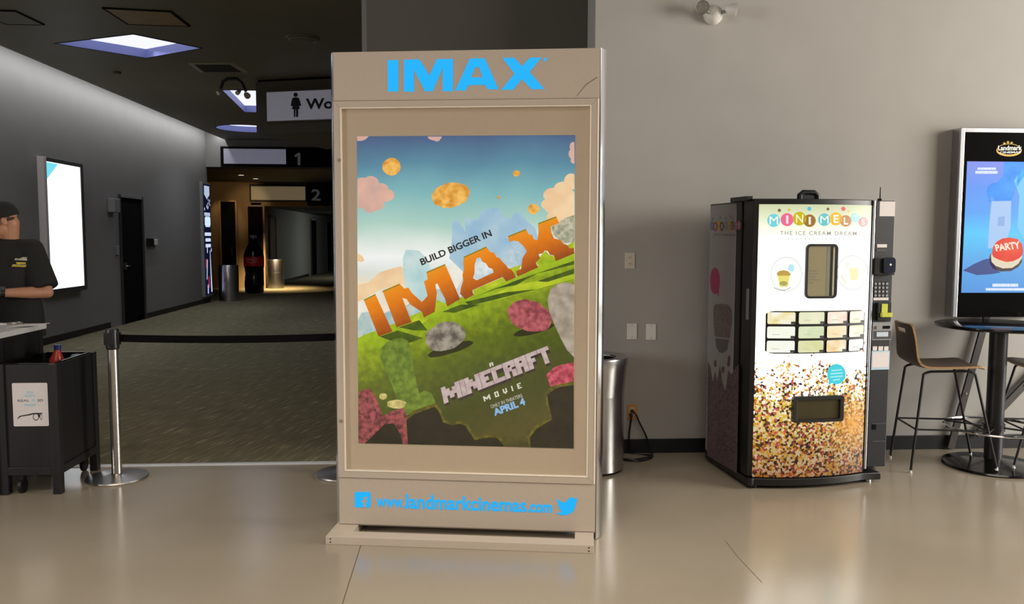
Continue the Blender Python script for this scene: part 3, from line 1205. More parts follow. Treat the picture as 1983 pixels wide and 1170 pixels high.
# square social badge with a cut-out f, and a bird badge
put_poly(mb, [(687, 955), (689, 953), (715, 953), (717.5, 955), (717.5, 981), (715.5, 983), (689, 983), (687, 981)], f, blue)
fw = M['paint_alu']
g = fz(0.0025)
put_poly(mb, [(703.5, 983), (703.5, 973), (700.5, 973), (700.5, 969), (703.5, 969), (703.5, 966), (705, 963), (708, 962), (711, 962), (711, 965.7), (708.8, 966), (708, 967), (708, 969),
              (711, 969), (710.4, 973), (708, 973), (708, 983)], g, fw)
mb.build('square_badge', lp, smooth=False, recalc=False)
mb = MB()
put_poly(mb, z5([(800, 342), (815, 358), (840, 372), (872, 378), (878, 358), (900, 341), (925, 338), (942, 346), (965, 344), (952, 362), (962, 366), (947, 380), (945, 405), (925, 447),
                 (893, 470), (850, 478), (815, 470), (795, 458), (825, 455), (842, 445), (822, 436), (815, 422), (832, 421), (812, 408), (808, 392), (820, 394), (803, 372)]), f, blue)
mb.build('bird_badge', lp, smooth=False)

# hinged frame around the glass
xi0, xi1 = (on(663, 220).x + on(664.5, 905).x) / 2, (on(1144, 215).x + on(1139, 915).x) / 2
zi1, zi0 = on(900, 206).z, on(900, 918).z
mb = MB()
for a in (((xl, zl), (xl + 0.0, zh), (xi0, zi1), (xi0, zi0)), ((xr - 0.012, zl), (xi1, zi0), (xi1, zi1), (xr - 0.012, zh)),
          ((xl, zh), (xr - 0.012, zh), (xi1, zi1), (xi0, zi1)), ((xl, zl), (xi0, zi0), (xi1, zi0), (xr - 0.012, zl))):
    mb.prism(list(a), -0.006, 0.012, 'paint_alu')
mb.build('door_frame', root, smooth=False, bevel=0.002)
mb = MB()
w = 0.006
for a in ((xi0, xi0 + w, zi0, zi1), (xi1 - w, xi1, zi0, zi1), (xi0 + w, xi1 - w, zi0, zi0 + w), (xi0 + w, xi1 - w, zi1 - w, zi1)):
    mb.box(a[0], a[1], -0.008, 0.010, a[2], a[3], 'trim_lt')
mb.build('inner_bead', root, smooth=False, bevel=0.0015)
mb = MB()
mb.box(xi0 + 0.003, xi1 - 0.003, 0.009, 0.0118, zi0 + 0.003, zi1 - 0.003, 'mat_board')
mb.build('mat_board', root, smooth=False)
mb = MB()
mb.box(xr - 0.010, xr - 0.001, -0.006, 0.0, zl, zh, 'trim_lt')
mb.build('hinge_strip', root, smooth=False, bevel=0.002)
for px, py in ((656.5, 310), (660, 815)):
    p = on(px, py, -0.006)
    mb = MB()
    mb.cyl((p.x, -0.006, p.z), (p.x, -0.012, p.z), 0.008, 'steel_h', 12)
    mb.build('lock_screw', root)
mb = MB()
mb.box(xi0 + 0.006, xi1 - 0.006, -0.003, 0.001, zi0 + 0.006, zi1 - 0.006, 'glass')
mb.build('glazing', root, smooth=False)

# side profiles, polished
for sgn, x in ((-1, xl), (1, xr)):
    mb = MB()
    prof = [(x + sgn * 0.004, 0.01), (x + sgn * 0.004, 0.19)]
    prof += [(x + sgn * (0.008 + 0.030 * sin(pi * k / 10)), 0.19 - 0.18 * k / 10) for k in range(11)]
    if sgn > 0:
        prof = prof[::-1]
    mb.prismz(prof, 0.004 if sgn > 0 else 0.03, ztop + 0.002, 'alu_profile')
    mb.build('side_profile', root, sharp=50)
    mb = MB()
    mb.box(x + (0 if sgn > 0 else -0.004), x + (0.004 if sgn > 0 else 0), 0.012, 0.19, 0.05, ztop - 0.004, 'seam')
    mb.build('shadow_strip', root, smooth=False)

# base: two side feet and a front bar
bz = 0.042
a, b = lb.loc(G(630, 1055)), lb.loc(G(1150, 1072))
yf = (a.y + b.y) / 2
bx0, bx1 = a.x, b.x
xi0b, xi1b = lb.loc(G(688, 1024, bz)).x, lb.loc(G(1113, 1041, bz)).x
mb = MB()
bar_d = 0.085
mb.box(bx0, bx1, yf, yf + bar_d, 0, bz, 'paint_alu')
mb.build('base_bar', root, smooth=False, bevel=0.002)
for x0_, x1_ in ((bx0, xi0b), (xi1b, bx1)):
    mb = MB()
    mb.box(x0_, x1_, yf + bar_d, DEP + 0.1, 0, bz, 'paint_alu')
    ft = mb.build('base_foot', root, smooth=False, bevel=0.002)
    xs = bx0 + 0.025 if x0_ == bx0 else bx1 - 0.025
    for z in (0.013, 0.030):
        mb = MB()
        mb.cyl((xs, yf + 0.001, z), (xs, yf - 0.002, z), 0.0035, 'black', 8)
        mb.build('bolt', ft)

# ---- the poster: backlit print, plain generic scene (sky, hill, shrubs, rocks) under the photo's lettering
zA, zB = on(900, 864).z, on(900, 262.5).z
k0 = 0.0085
mb = MB()
CN = [(691, 264), (1114, 261.5), (1111, 869), (694, 858.5)]
sky = lit_noise('print_sky', (110, 160, 180), (0, 0, 0), 2.2, 1.0, (0, 0, 1), zA, zB, [
    (0.0, (235, 205, 150)), (0.42, (244, 214, 160)), (0.50, (246, 226, 178)), (0.56, (222, 226, 218)), (0.62, (246, 248, 244)), (0.66, (226, 236, 226)),
    (0.72, (176, 212, 198)), (0.82, (128, 184, 188)), (0.91, (92, 140, 162)), (1.0, (76, 98, 134))], amt=0.10)
lay = [0]


def fl_():
    lay[0] += 1
    kk = k0 - 0.0002 * lay[0]
    return lambda x, y: on(x, y, kk)


def puffy(ovals, f_, m_):
    for i, (cx, cy, rx, ry) in enumerate(ovals):
        put_poly(mb, [(min(max(x, 692.3), 1112.3), min(max(y, 264.5), 850)) for x, y in oval(cx, cy, rx, ry, 28)], f_, m_)


def fl0(x, y):
    return on(x, y, k0)


put_poly(mb, CN, fl0, sky)
pinkc = lit_noise('print_cloud_pink', (206, 168, 156), (232, 182, 160), 9, 1.0)
peach = lit_noise('print_cloud_peach', (238, 196, 150), (248, 218, 172), 8, 1.0)
mist = lit_noise('print_mist_blue', (150, 188, 214), (176, 204, 216), 10, 1.0)
mist2 = lit_noise('print_mist_pale', (176, 212, 212), (206, 226, 222), 12, 1.0)
glow = lit('print_white', (252, 252, 248), 1.0)
f1 = fl_()
puffy([(702, 362, 20, 18), (718, 356, 16, 15), (700, 384, 18, 20), (722, 376, 24, 20), (744, 378, 20, 13), (728, 396, 16, 12), (738, 366, 14, 11), (716, 404, 12, 8)], f1, pinkc)
put_poly(mb, [(691, 264), (714, 264), (708, 270), (700, 273), (692, 273)], f1, pinkc)
puffy([(842, 264, 14, 8), (846, 268, 7, 6)], f1, pinkc)
puffy([(1106, 352, 14, 16), (1090, 366, 18, 14), (1070, 378, 18, 14), (1098, 390, 22, 24), (1074, 400, 20, 16), (1060, 396, 12, 10), (1096, 418, 24, 14), (1072, 420, 14, 9)], f1, peach)
puffy([(1110, 284, 7, 9), (1109, 298, 8, 10), (1111, 310, 6, 7)], f1, pinkc)
put_poly(mb, [(692, 490), (702, 496), (706, 504), (700, 508), (692, 506)], f1, peach)
put_poly(mb, [(693, 552), (712, 548), (735, 528), (752, 522), (776, 516), (790, 530), (800, 560), (790, 600), (720, 640), (693, 650)], f1, peach)
put_poly(mb, [(693, 585), (740, 560), (800, 545), (850, 520), (930, 500), (1000, 470), (1040, 480), (1100, 470), (1112.5, 500), (1112, 520), (900, 620), (693, 640)], f1, lit_noise('print_haze', (226, 226, 214), (244, 240, 226), 6, 1.0))
f2 = fl_()
put_poly(mb, [(870, 500), (875, 470), (876, 430), (880, 424), (888, 428), (896, 440), (902, 450), (900, 432), (902, 420), (914, 424), (926, 425), (931, 414), (938, 408), (950, 404),
              (964, 402), (970, 410), (976, 420), (988, 424), (996, 414), (1004, 410), (1012, 416), (1022, 430), (1036, 440), (1044, 470), (1040, 500), (1000, 520), (900, 530)], f2, mist)
put_poly(mb, [(780, 500), (786, 484), (800, 484), (812, 486), (826, 500), (838, 530), (836, 590), (806, 585), (786, 560), (781, 530)], f2, mist2)
put_poly(mb, [(693, 620), (700, 606), (712, 604), (722, 612), (735, 610), (760, 600), (790, 590), (800, 580), (830, 560), (860, 560), (880, 600), (700, 650), (693, 655)], f2, lit_noise('print_mist_teal', (150, 184, 192), (196, 208, 196), 16, 1.0))
put_poly(mb, [(1068, 440), (1082, 430), (1096, 422), (1113, 416), (1112.5, 470), (1090, 472), (1072, 455)], f2, lit_noise('print_grey_leaf', (140, 144, 120), (206, 200, 170), 40, 1.0))
for pts in ([(968, 468), (978, 460), (990, 455), (1010, 470), (1016, 490), (1004, 520), (990, 530), (976, 505)], [(884, 560), (896, 540), (902, 575), (894, 590)]):
    put_poly(mb, pts, f2, lit_noise('print_mist_grey', (176, 196, 204), (214, 222, 220), 30, 1.0))
f3 = fl_()
gd = Vector((-0.38, 0, 0.93)).normalized()
tl, th = lb.on(1060, 868).dot(gd), lb.on(900, 574).dot(gd)
meadow = lit_noise('print_meadow', (110, 130, 20), (0, 0, 0), 26, 1.0, gd, tl, th, [
    (0.0, (50, 48, 18)), (0.15, (82, 76, 28)), (0.35, (64, 68, 20)), (0.55, (72, 82, 20)), (0.75, (98, 112, 22)), (0.90, (140, 160, 26)), (1.0, (160, 188, 30))], amt=0.34)
put_poly(mb, [(693, 655), (706, 648), (730, 640), (768, 625), (800, 610), (850, 590), (900, 574), (950, 558), (1000, 536), (1050, 510), (1085, 497), (1112.5, 488), (1111, 869), (694, 858.5)], f3, meadow)
f4 = fl_()
lime = lit_noise('print_lime', (150, 176, 24), (196, 208, 44), 14, 1.0)
dkg = lit_noise('print_shadow_green', (58, 76, 18), (84, 104, 20), 18, 1.0)
for pts in ([(915, 562), (974, 537), (980, 546), (920, 572)], [(1038, 508), (1044, 500), (1050, 492), (1057, 486), (1064, 494), (1074, 496), (1076, 506), (1044, 518)], [(1096, 476), (1112.4, 468), (1112, 482), (1102, 483)],
            [(846, 580), (864, 590), (872, 600), (850, 605), (838, 606)], [(795, 622), (812, 604), (830, 618), (812, 632), (800, 640)], [(986, 520), (1000, 516), (1010, 512), (1000, 536)],
            [(930, 578), (1000, 552), (1080, 536), (1112, 520), (1112, 540), (1040, 560), (960, 582)]):
    put_poly(mb, pts, f4, lime)
f5 = fl_()
for pts in ([(920, 575), (1003, 542), (1112, 505), (1112, 512), (1040, 530), (1000, 552), (950, 562)], [(1040, 545), (1112, 520), (1112, 530), (1060, 546)], [(900, 585), (980, 566), (1040, 560), (960, 580), (910, 592)],
            [(735, 652), (770, 640), (820, 655), (780, 668)], [(772, 634), (812, 620), (828, 640), (800, 640)], [(856, 604), (892, 590), (930, 590), (880, 606)]):
    put_poly(mb, pts, f5, dkg)
# orange block letters
f6 = fl_()
od = Vector((-0.437, 0, 1.0))
o0, o1 = lb.on(745, 652).dot(od), lb.on(727, 572).dot(od)
orange = lit_noise('print_orange', (230, 130, 20), (0, 0, 0), 30, 1.0, od, o0, o1,
                   [(0.0, (140, 66, 20)), (0.3, (190, 96, 18)), (0.65, (228, 124, 12)), (1.0, (240, 146, 24))], amt=0.25)
Icap = [(704.6, 581), (727, 570), (760, 642), (733, 652)]
Mcap = [(741, 564), (774, 550), (783, 559), (791, 557), (798, 568), (806, 575), (817, 585), (822, 580), (828, 573), (821, 545), (828, 541), (826, 527), (862, 512), (891, 579), (866, 594),
        (862, 579), (855, 566), (847, 549), (843, 551), (846, 568), (842, 604), (821, 615), (817, 604), (804, 596), (795, 590), (787, 579), (779, 577), (797, 624), (768, 634)]
Acap = [(898, 498), (942, 478), (949, 488), (957, 489.5), (961, 498), (968, 500), (972, 506), (980, 514), (984, 519.5), (990, 522), (995, 529), (999.5, 537), (980, 545.5), (973.5, 536.5),
        (914.6, 562), (917, 571.5), (901, 580), (891, 569), (893, 555), (897, 544), (895.5, 533), (898, 522), (897, 509)]
Ahole = [(923, 500), (930, 499), (934, 507), (940.6, 510), (946, 518), (954, 521), (955.7, 528), (923, 543), (916, 538.7), (919, 528), (919, 514)]
Xcap = [(984, 458), (1018.6, 444), (1024, 454), (1031, 455), (1033.6, 463.5), (1040.5, 465), (1043, 448.4), (1042, 433), (1077, 419.7), (1083, 432), (1066.5, 439), (1068, 451), (1073, 462),
        (1085.6, 465), (1090, 471.7), (1098, 474.4), (1103.4, 481), (1111.6, 480), (1112, 491), (1076, 506), (1073, 495), (1065, 493.5), (1061, 486.7), (1055.5, 485), (1051, 491), (1043, 492),
        (1046, 500), (1037.7, 508.6), (1042, 518), (1002, 536), (999.4, 525), (1009, 521), (1010.4, 511), (1011.8, 500), (1020, 486.7), (1013, 475.8), (1003.5, 467.6), (995, 466), (986, 469)]
for pts in (Icap, Mcap, Acap, Xcap):
    put_poly(mb, pts, f6, orange)
f7 = fl_()
put_poly(mb, Ahole, f7, lit_noise('print_hole', (186, 206, 214), (240, 244, 240), 20, 1.0))
olive = lit('print_olive', (150, 132, 10), 1.0)
for (ax, ay), (bx, by) in (((704.6, 581), (727, 570)), ((741, 564), (774, 550)), ((826, 527.4), (862, 512)), ((898, 498), (942, 478)), ((984, 458), (1018.6, 444)), ((1042, 433), (1077, 419.7))):
    put_poly(mb, [(ax, ay + 2), (bx, by + 2), (bx, by - 0.8), (ax, ay - 0.8)], f7, olive)
# plain rocks, shrubs and golden cloudlets
f8 = fl_()
shrub = lit_noise('print_shrub', (84, 106, 32), (122, 144, 48), 30, 1.0)
rock = lit_noise('print_rock', (96, 88, 76), (168, 158, 142), 26, 1.0)
palerock = lit_noise('print_pale_rock', (150, 136, 118), (186, 172, 154), 20, 1.0)
flower = lit_noise('print_pink_shrub', (134, 58, 64), (192, 100, 104), 34, 1.0)
flower2 = lit_noise('print_pink_shrub_dim', (88, 40, 42), (170, 84, 84), 48, 1.0)
amber = lit_noise('print_amber', (214, 138, 30), (250, 196, 100), 24, 1.0)
mound = lit_noise('print_dark_mound', (24, 22, 12), (40, 34, 16), 20, 1.0)
rim = lit_noise('print_mound_rim', (66, 64, 16), (112, 104, 22), 40, 1.0)
dkc = lit('print_dark', (44, 44, 16), 1.0)
put_poly(mb, blob(872, 676, 46, 9, 24, 0.04, -0.3, 5), f8, dkc)
put_poly(mb, blob(1034, 639, 40, 8, 24, 0.04, -0.25, 6), f8, dkc)
f9 = fl_()
put_poly(mb, [(741, 706), (736, 690), (737, 676), (748, 664), (764, 656), (778, 654), (790, 660), (796, 676), (798, 694), (802, 716), (806, 740), (812, 762), (822, 756), (834, 760), (842, 776), (846, 790), (790, 806), (774, 790), (764, 760), (754, 734)], f9, shrub)
put_poly(mb, blob(862, 652, 40, 27, 22, 0.05, -0.3, 11), f9, rock)
put_poly(mb, blob(1026, 612, 44, 30, 22, 0.05, 0.35, 12), f9, flower)
f10 = fl_()
put_poly(mb, [(1113, 552), (1098, 546), (1080, 550), (1066, 560), (1060, 582), (1064, 604), (1074, 630), (1086, 656), (1098, 678), (1111.5, 692)], f10, palerock)
for cx, cy, rx, ry, sd in ((758, 323, 18, 17, 21), (873, 378, 37, 24, 22), (1000, 336, 7, 6, 23), (966, 382, 3, 3, 24), (1033, 405, 11, 10, 25)):
    put_poly(mb, blob(cx, cy, rx, ry, 24, 0.03, -0.2, sd), f10, amber)
put_poly(mb, [(1058, 726), (1072, 712), (1088, 706), (1111.5, 702), (1111.5, 742), (1084, 744), (1066, 749)], f10, lit_noise('print_pink_bright', (150, 44, 62), (214, 96, 112), 40, 1.0))
put_poly(mb, blob(768, 783, 19, 9, 16, 0.1, 0, 31), f10, lit_noise('print_cream', (176, 160, 90), (220, 204, 130), 40, 1.0))
put_poly(mb, blob(742, 768, 8, 6, 12, 0.1, 0, 32), f10, lit_noise('print_cream2', (176, 160, 90), (220, 204, 130), 40, 1.0))
f11 = fl_()
put_poly(mb, [(694.3, 760), (706, 754), (718, 753), (728, 769), (738, 796), (743, 812), (745, 859.6), (694, 858.5)], f11, flower2)
put_poly(mb, [(741, 806), (760, 796), (781, 790), (788, 806), (800, 846), (797, 860.5), (742, 859.5)], f11, flower2)
put_poly(mb, [(783, 808), (800, 796), (822, 788), (843, 781), (853, 792), (862, 814), (876, 818), (890, 815), (903, 818), (914, 834), (921, 848), (942, 842), (963, 842), (974, 852), (981, 865), (790, 860.4)], f11, rim)
put_poly(mb, [(1111.4, 738), (1096, 742), (1080, 745), (1064, 752), (1055, 762), (1058, 784), (1066, 810), (1036, 825), (1021, 846), (1024, 866.5), (1111, 868.8)], f11, rim)
f12 = fl_()
put_poly(mb, [(787, 814), (803, 802), (824, 794), (842, 788), (850, 797), (858, 818), (874, 824), (889, 821), (900, 824), (911, 840), (919, 853), (942, 848), (962, 848), (971, 857), (976, 864.8), (790, 860.5)], f12, mound)
put_poly(mb, [(1111.3, 746), (1096, 748), (1081, 751), (1068, 758), (1060, 766), (1063, 786), (1070, 812), (1040, 830), (1026, 848), (1028, 866.6), (1111, 868.7)], f12, mound)
put_poly(mb, [(706, 859), (724, 842), (744, 822), (762, 820), (776, 842), (780, 860)], f12, mound)
# film title: heavy block letters, their cast block side and the lines around it
BLK = {
    'M': ['10001', '11011', '11111', '10101', '10001'], 'I': ['1', '1', '1', '1', '1'], 'N': ['1001', '1101', '1111', '1011', '1001'],
    'E': ['111', '100', '110', '100', '111'], 'C': ['111', '100', '100', '100', '111'], 'R': ['111', '101', '110', '101', '101'],
    'A': ['111', '101', '111', '101', '101'], 'F': ['111', '100', '110', '100', '100'], 'T': ['111', '010', '010', '010', '010'],
    'O': ['111', '101', '101', '101', '111'], 'V': ['101', '101', '101', '111', '010']}


def block_text(mb, s, quad, mapf, m, gap_=0.35, grow=0.0):
    tot = sum(len(BLK[c][0]) for c in s) + gap_ * (len(s) - 1)
    x = 0.0
    k = mb.mi(m)
    for c in s:
        for r, row in enumerate(BLK[c]):
            j = 0
            while j < len(row):
                if row[j] == '1':
                    e = j
                    while e < len(row) and row[e] == '1':
                        e += 1
                    a0, a1 = (x + j - grow) / tot, (x + e + grow) / tot
                    t1, t0 = 1 - (r - grow) / 5, 1 - (r + 1 + grow) / 5
                    mb.bm.faces.new([mb.bm.verts.new(mapf(*bil(quad, *st))) for st in ((a0, t0), (a1, t0), (a1, t1), (a0, t1))]).material_index = k
                    j = e
                else:
                    j += 1
        x += len(BLK[c][0]) + gap_


f13 = fl_()
side = lit('print_title_side', (58, 44, 42), 1.0)
face_ = lit_noise('print_title_face', (182, 158, 156), (204, 184, 180), 40, 1.0)
for dx, dy in ((3, 5), (2, 3.4), (1, 1.6)):
    q = [(861 + dx, 781 + dy), (1070 + dx, 699 + dy), (1060 + dx, 673 + dy), (855 + dx, 754 + dy)]
    block_text(mb, 'MINECRAFT', q, f13, side, 0.4, 0.12)
f14 = fl_()
block_text(mb, 'MINECRAFT', [(861, 781), (1070, 699), (1059.5, 671), (854.5, 752)], f14, face_, 0.4, 0.15)
cream = lit('print_cream_letters', (216, 212, 196), 1.0)
block_text(mb, 'A', [(949, 711), (956, 708), (954, 701), (947, 704)], f14, cream, 0.3)
block_text(mb, 'MOVIE', [(938, 778), (1011, 751), (1008, 741), (935, 768)], f14, cream, 3.4)
black_p = lit('print_black', (50, 46, 44), 1.0)
put_text(mb, 'BUILD BIGGER IN', [(817, 514.5), (953.5, 457), (948.5, 444.5), (812, 502)], f14, black_p, bold=0.03)
put_text(mb, 'ONLY IN THEATERS', [(951.5, 791.5), (1012.5, 769), (1010, 762.5), (949, 785)], f14, lit('print_small_white', (176, 176, 160), 1.0), bold=0.02)
put_text(mb, 'APRIL 4', [(958, 806), (1018.5, 783.5), (1014, 770), (953.5, 792.5)], f14, lit('print_light_blue', (136, 182, 226), 1.0), bold=0.045)
mb.build('poster', root, smooth=False, recalc=False)

# ================================================================== steel bin, outlets, cords by the back wall
bc = Vector((0.905, 5.49, 0))
bn = thing('waste_bin', 'large brushed steel waste bin with flared top behind the poster sign', 'bin', bc)
mb = MB()
mb.lathe([(0.222, 0.02), (0.222, 0.30), (0.218, 0.52)], (0, 0, 0), 'steel', 48, cap0=True, cap1=True)
mb.build('bin_body', bn)
mb = MB()
mb.lathe([(0.219, 0.521), (0.222, 0.56), (0.236, 0.70), (0.246, 0.765), (0.243, 0.775), (0.165, 0.772), (0.158, 0.76), (0.150, 0.60)], (0, 0, 0), 'steel', 48, cap0=False, cap1=False)
mb.build('bin_top', bn)
mb = MB()
mb.lathe([(0.0, 0.60), (0.150, 0.601)], (0, 0, 0), 'black_matt', 32, cap1=False)
mb.lathe([(0.149, 0.601), (0.157, 0.758)], (0, 0, 0), 'black_matt', 32, cap0=False, cap1=False)
mb.build('liner', bn)
mb = MB()
mb.lathe([(0.0, 0.0), (0.205, 0.0), (0.210, 0.02), (0.0, 0.02)], (0, 0, 0), 'black', 36)
mb.build('base_ring', bn)


def plate(name, px, py, label, m, cat, sockets=False, w=0.072, h=0.115):
    p = onY(px, py, YB)
    t = thing(name, label, cat, (p.x, YB, p.z))
    mb = MB()
    mb.box(-w / 2, w / 2, -0.007, -0.0005, -h / 2, h / 2, m)
    mb.build('cover_plate', t, smooth=False, bevel=0.002)
    if sockets:
        for s in (-1, 1):
            mb = MB()
            mb.prism([(x, z + s * 0.022) for x, z in rrect(-0.017, 0.017, -0.014, 0.014, 0.012)], -0.010, -0.006, 'ivory')
            so = mb.build('socket', t, smooth=False)
            mb = MB()
            for dx in (-0.006, 0.006):
                mb.box(dx - 0.0016, dx + 0.0016, -0.0105, -0.0098, s * 0.022 - 0.001, s * 0.022 + 0.007, 'black_matt')
            mb.box(-0.002, 0.002, -0.0105, -0.0098, s * 0.022 - 0.009, s * 0.022 - 0.005, 'black_matt')
            mb.build('slots', so, smooth=False)
    else:
        for s in (-1, 1):
            mb = MB()
            mb.cyl((0, -0.006, s * 0.044), (0, -0.0085, s * 0.044), 0.004, 'grey', 8)
            mb.build('screw', t)
    return t


plate('wall_outlet', 1219.5, 505, 'ivory double power outlet high on the wall right of the tall poster sign', 'ivory', 'outlet', True)
plate('blank_plate', 1223.5, 642, 'left of the two blank white wall plates above the steel bin', 'white', 'wall plate')
plate('blank_plate', 1260.5, 643, 'right of the two blank white wall plates above the steel bin', 'white', 'wall plate')
plate('wall_outlet', 1224, 798, 'amber power outlet low on the wall behind the steel bin, with black cords plugged in', 'amber', 'outlet', True)
o1, o2 = onY(1225, 797, YB - 0.02), onY(1222, 805, YB - 0.02)


def cord(name, pts, r, label, plug=None):
    cu = []
    P_ = [Vector(p) for p in pts]
    for i in range(len(P_) - 1):
        p0, p1, p2, p3 = P_[max(i - 1, 0)], P_[i], P_[i + 1], P_[min(i + 2, len(P_) - 1)]
        for s in range(6):
            t = s / 6
            cu.append(0.5 * ((2 * p1) + (p2 - p0) * t + (2 * p0 - 5 * p1 + 4 * p2 - p3) * t * t + (3 * p1 - p0 - 3 * p2 + p3) * t ** 3))
    cu.append(P_[-1])
    mb = MB()
    mb.tube(cu, r, 'black', 8)
    if plug:
        a = Vector(plug)
        mb.cyl(a + Vector((0, 0.013, 0)), a + Vector((0, -0.02, 0)), 0.014, 'black', 12, 0.010)
    return tag(mb.build(name), label, 'cord')


w1, w2, w3 = onY(1238, 818, YB - 0.04), onY(1250, 842, YB - 0.035), onY(1257, 862, YB - 0.04)
g1, g2, g3 = G(1262, 886, 0.008), G(1235, 893, 0.008), G(1205, 889, 0.008)
cord('power_cord', [o1, o1 + Vector((0.02, -0.03, -0.02)), w1, w2, w3, g1, g2, g3, g3 + Vector((0, 0.1, 0))], 0.006, 'black power cord looping down from the amber outlet to the floor', o1)
h1, h2, h3 = onY(1221, 820, YB - 0.04), onY(1218, 850, YB - 0.05), G(1225, 878, 0.008)
cord('power_cord', [o2, o2 + Vector((-0.005, -0.03, -0.02)), h1, h2, h3, G(1255, 881, 0.008), G(1262, 884, 0.018), G(1225, 890, 0.018), G(1180, 886, 0.008)], 0.007, 'thicker black cord hanging straight down beside the steel bin', o2)

# emergency lamp on the lobby wall
p = onY(1380, 30, YB)
em = thing('emergency_light', 'white twin-headed emergency lamp high on the pale lobby wall', 'lamp', (p.x, YB, p.z))
mb = MB()
mb.tube([(0, -0.001, 0), (0, -0.012, 0), (0, -0.045, 0), (0, -0.075, 0), (0, -0.085, 0)], [0.068, 0.068, 0.062, 0.035, 0.004], 'white', 28)
mb.build('dome', em)
for s in (-1, 1):
    c = Vector((s * 0.098, -0.09, 0.03 if s < 0 else 0.022))
    d = Vector((-0.35, -1, -0.25)).normalized() if s < 0 else Vector((0.9, -0.35, -0.25)).normalized()
    mb = MB()
    mb.tube([(s * 0.03, -0.06, 0.0), (s * 0.07, -0.075, 0.012), c], 0.012, 'grey', 10)
    ar = mb.build('arm', em)
    mb = MB()
    mb.tube([c - d * 0.035, c - d * 0.01, c + d * 0.03, c + d * 0.045], [0.018, 0.034, 0.044, 0.046], 'white', 20, cap=False)
    hd = mb.build('lamp_head', em)
    mb = MB()
    mb.tube([c + d * 0.028, c + d * 0.034], 0.042, 'glass_lens', 20)
    mb.build('lens', hd)

# ================================================================== ice cream vending machine
vA, vB, vC = G(1452, 951), G(1712, 938), G(1367, 892)
va = math.atan2(vB.y - vA.y, vB.x - vA.x)
vf = Frame(vA, va)
VW = (vB - vA).length
VD = vf.loc(vC).y
vm = thing('vending_machine', 'black ice cream vending machine with a glowing white front printed with colourful sprinkles', 'vending machine', vA, va)
von = vf.on
ZT = von(1570, 386, 0.06).z
# plan: body behind, door with bowed lit front, control column at the right
ydoor = 0.20
side_x = 0.0
xP0, xP1 = von(1466.5, 650, 0.03).x, von(1683, 650, 0.03).x      # lit panel
xc0, xc1 = von(1690, 650, 0.05).x, von(1722, 650, 0.05).x      # control column
zP1, zP0 = von(1575, 396, 0.0).z, von(1575, 923, 0.0).z
xm, hwp = (xP0 + xP1) / 2, (xP1 - xP0) / 2


def bow(x):
    return 0.055 - 0.055 * max(0.0, 1 - ((x - xm) / hwp) ** 2)


mb = MB()
mb.box(0.0, xc1, ydoor + 0.015, VD, 0.06, ZT - 0.01, 'black')
mb.build('cabinet', vm, smooth=False, bevel=0.004)
# door: extruded plan with the bow
n = 20
plan = [(xP0 - 0.03, ydoor), (xP0 - 0.03, 0.062), (xP0 - 0.012, 0.056)]
plan += [(xP0 + (xP1 - xP0) * i / n, bow(xP0 + (xP1 - xP0) * i / n)) for i in range(n + 1)]
plan += [(xP1 + 0.012, 0.056), (xP1 + 0.022, 0.075), (xP1 + 0.022, ydoor)]
mb = MB()
mb.prismz(plan, 0.075, ZT, 'black')
mb.build('door', vm, bevel=0.004, sharp=30)
mb = MB()
hx = -0.008
mb.box(xP0 - 0.06, xP0 - 0.012, ydoor - 0.09, ydoor + 0.14, ZT - 0.012, ZT + 0.018, 'black')
mb.build('top_hinge', vm, smooth=False, bevel=0.003)
mb = MB()
mb.box(xP1 + 0.008, xP1 + 0.024, 0.045, 0.10, 0.09, ZT - 0.002, 'alu')
mb.build('door_edge_strip', vm, smooth=False, bevel=0.004)

# side: printed vinyl panel
s0, s1_ = 0.30, VD - 0.012
mb = MB()
vin = mat('side_vinyl', (150, 146, 146), 0.5, noise=(10, 0.02))
mb.box(-0.004, 0.0, s0 - 0.015, s1_, 0.085, ZT - 0.02, vin)
sp = mb.build('side_panel', vm, smooth=False)


def vside(px, py, off=0.0):
    """point on the machine's left side"""
    r = ray(px, py)
    t = ((vf.O - CP).dot(vf.u) - 0.004 - off) / r.dot(vf.u)
    return vf.loc(CP + r * t)


fs = lambda x, y: vside(x, y, 0.0008)
mb = MB()
speck = mat('side_print_dots', (74, 60, 64), 0.55)
nt = speck.node_tree
tc = nt.nodes.new('ShaderNodeTexCoord')
vo = nt.nodes.new('ShaderNodeTexVoronoi')
vo.inputs['Scale'].default_value = 90
nt.links.new(tc.outputs['Object'], vo.inputs['Vector'])
r_ = nt.nodes.new('ShaderNodeValToRGB')
r_.color_ramp.elements[0].color = lin((66, 54, 58))
r_.color_ramp.elements[1].color = lin((118, 96, 100))
sx_ = nt.nodes.new('ShaderNodeSeparateColor')
nt.links.new(vo.outputs['Color'], sx_.inputs[0])
nt.links.new(sx_.outputs[0], r_.inputs[0])
nt.links.new(r_.outputs[0], nt.nodes['Principled BSDF'].inputs['Base Color'])
put_poly(mb, [(1369, 882), (1371, 700), (1376, 712), (1380, 740), (1385, 718), (1389, 738), (1394, 706), (1400, 745), (1405, 758), (1410, 716), (1416, 726), (1424, 712), (1431, 706), (1427, 917)], fs, speck)
for cx, cy in ((1411, 704), (1412, 695), (1385, 704), (1400, 716)):
    put_poly(mb, oval(cx, cy, 3, 7, 10), fs, speck)
mb.build('side_print_sprinkles', sp, smooth=False, recalc=False)
mb = MB()
pk = mat('side_print_pink', (160, 54, 96), 0.5, noise=(20, 0.03))
put_poly(mb, oval(1384.5, 544, 9.6, 26), fs, pk)
put_poly(mb, [(1388, 565), (1393, 560), (1391, 575)], fs, pk)
mb.build('side_print_bubble', sp, smooth=False, recalc=False)
mb = MB()
cupc = mat('side_print_cup', (112, 96, 96), 0.5, noise=(60, 0.35))
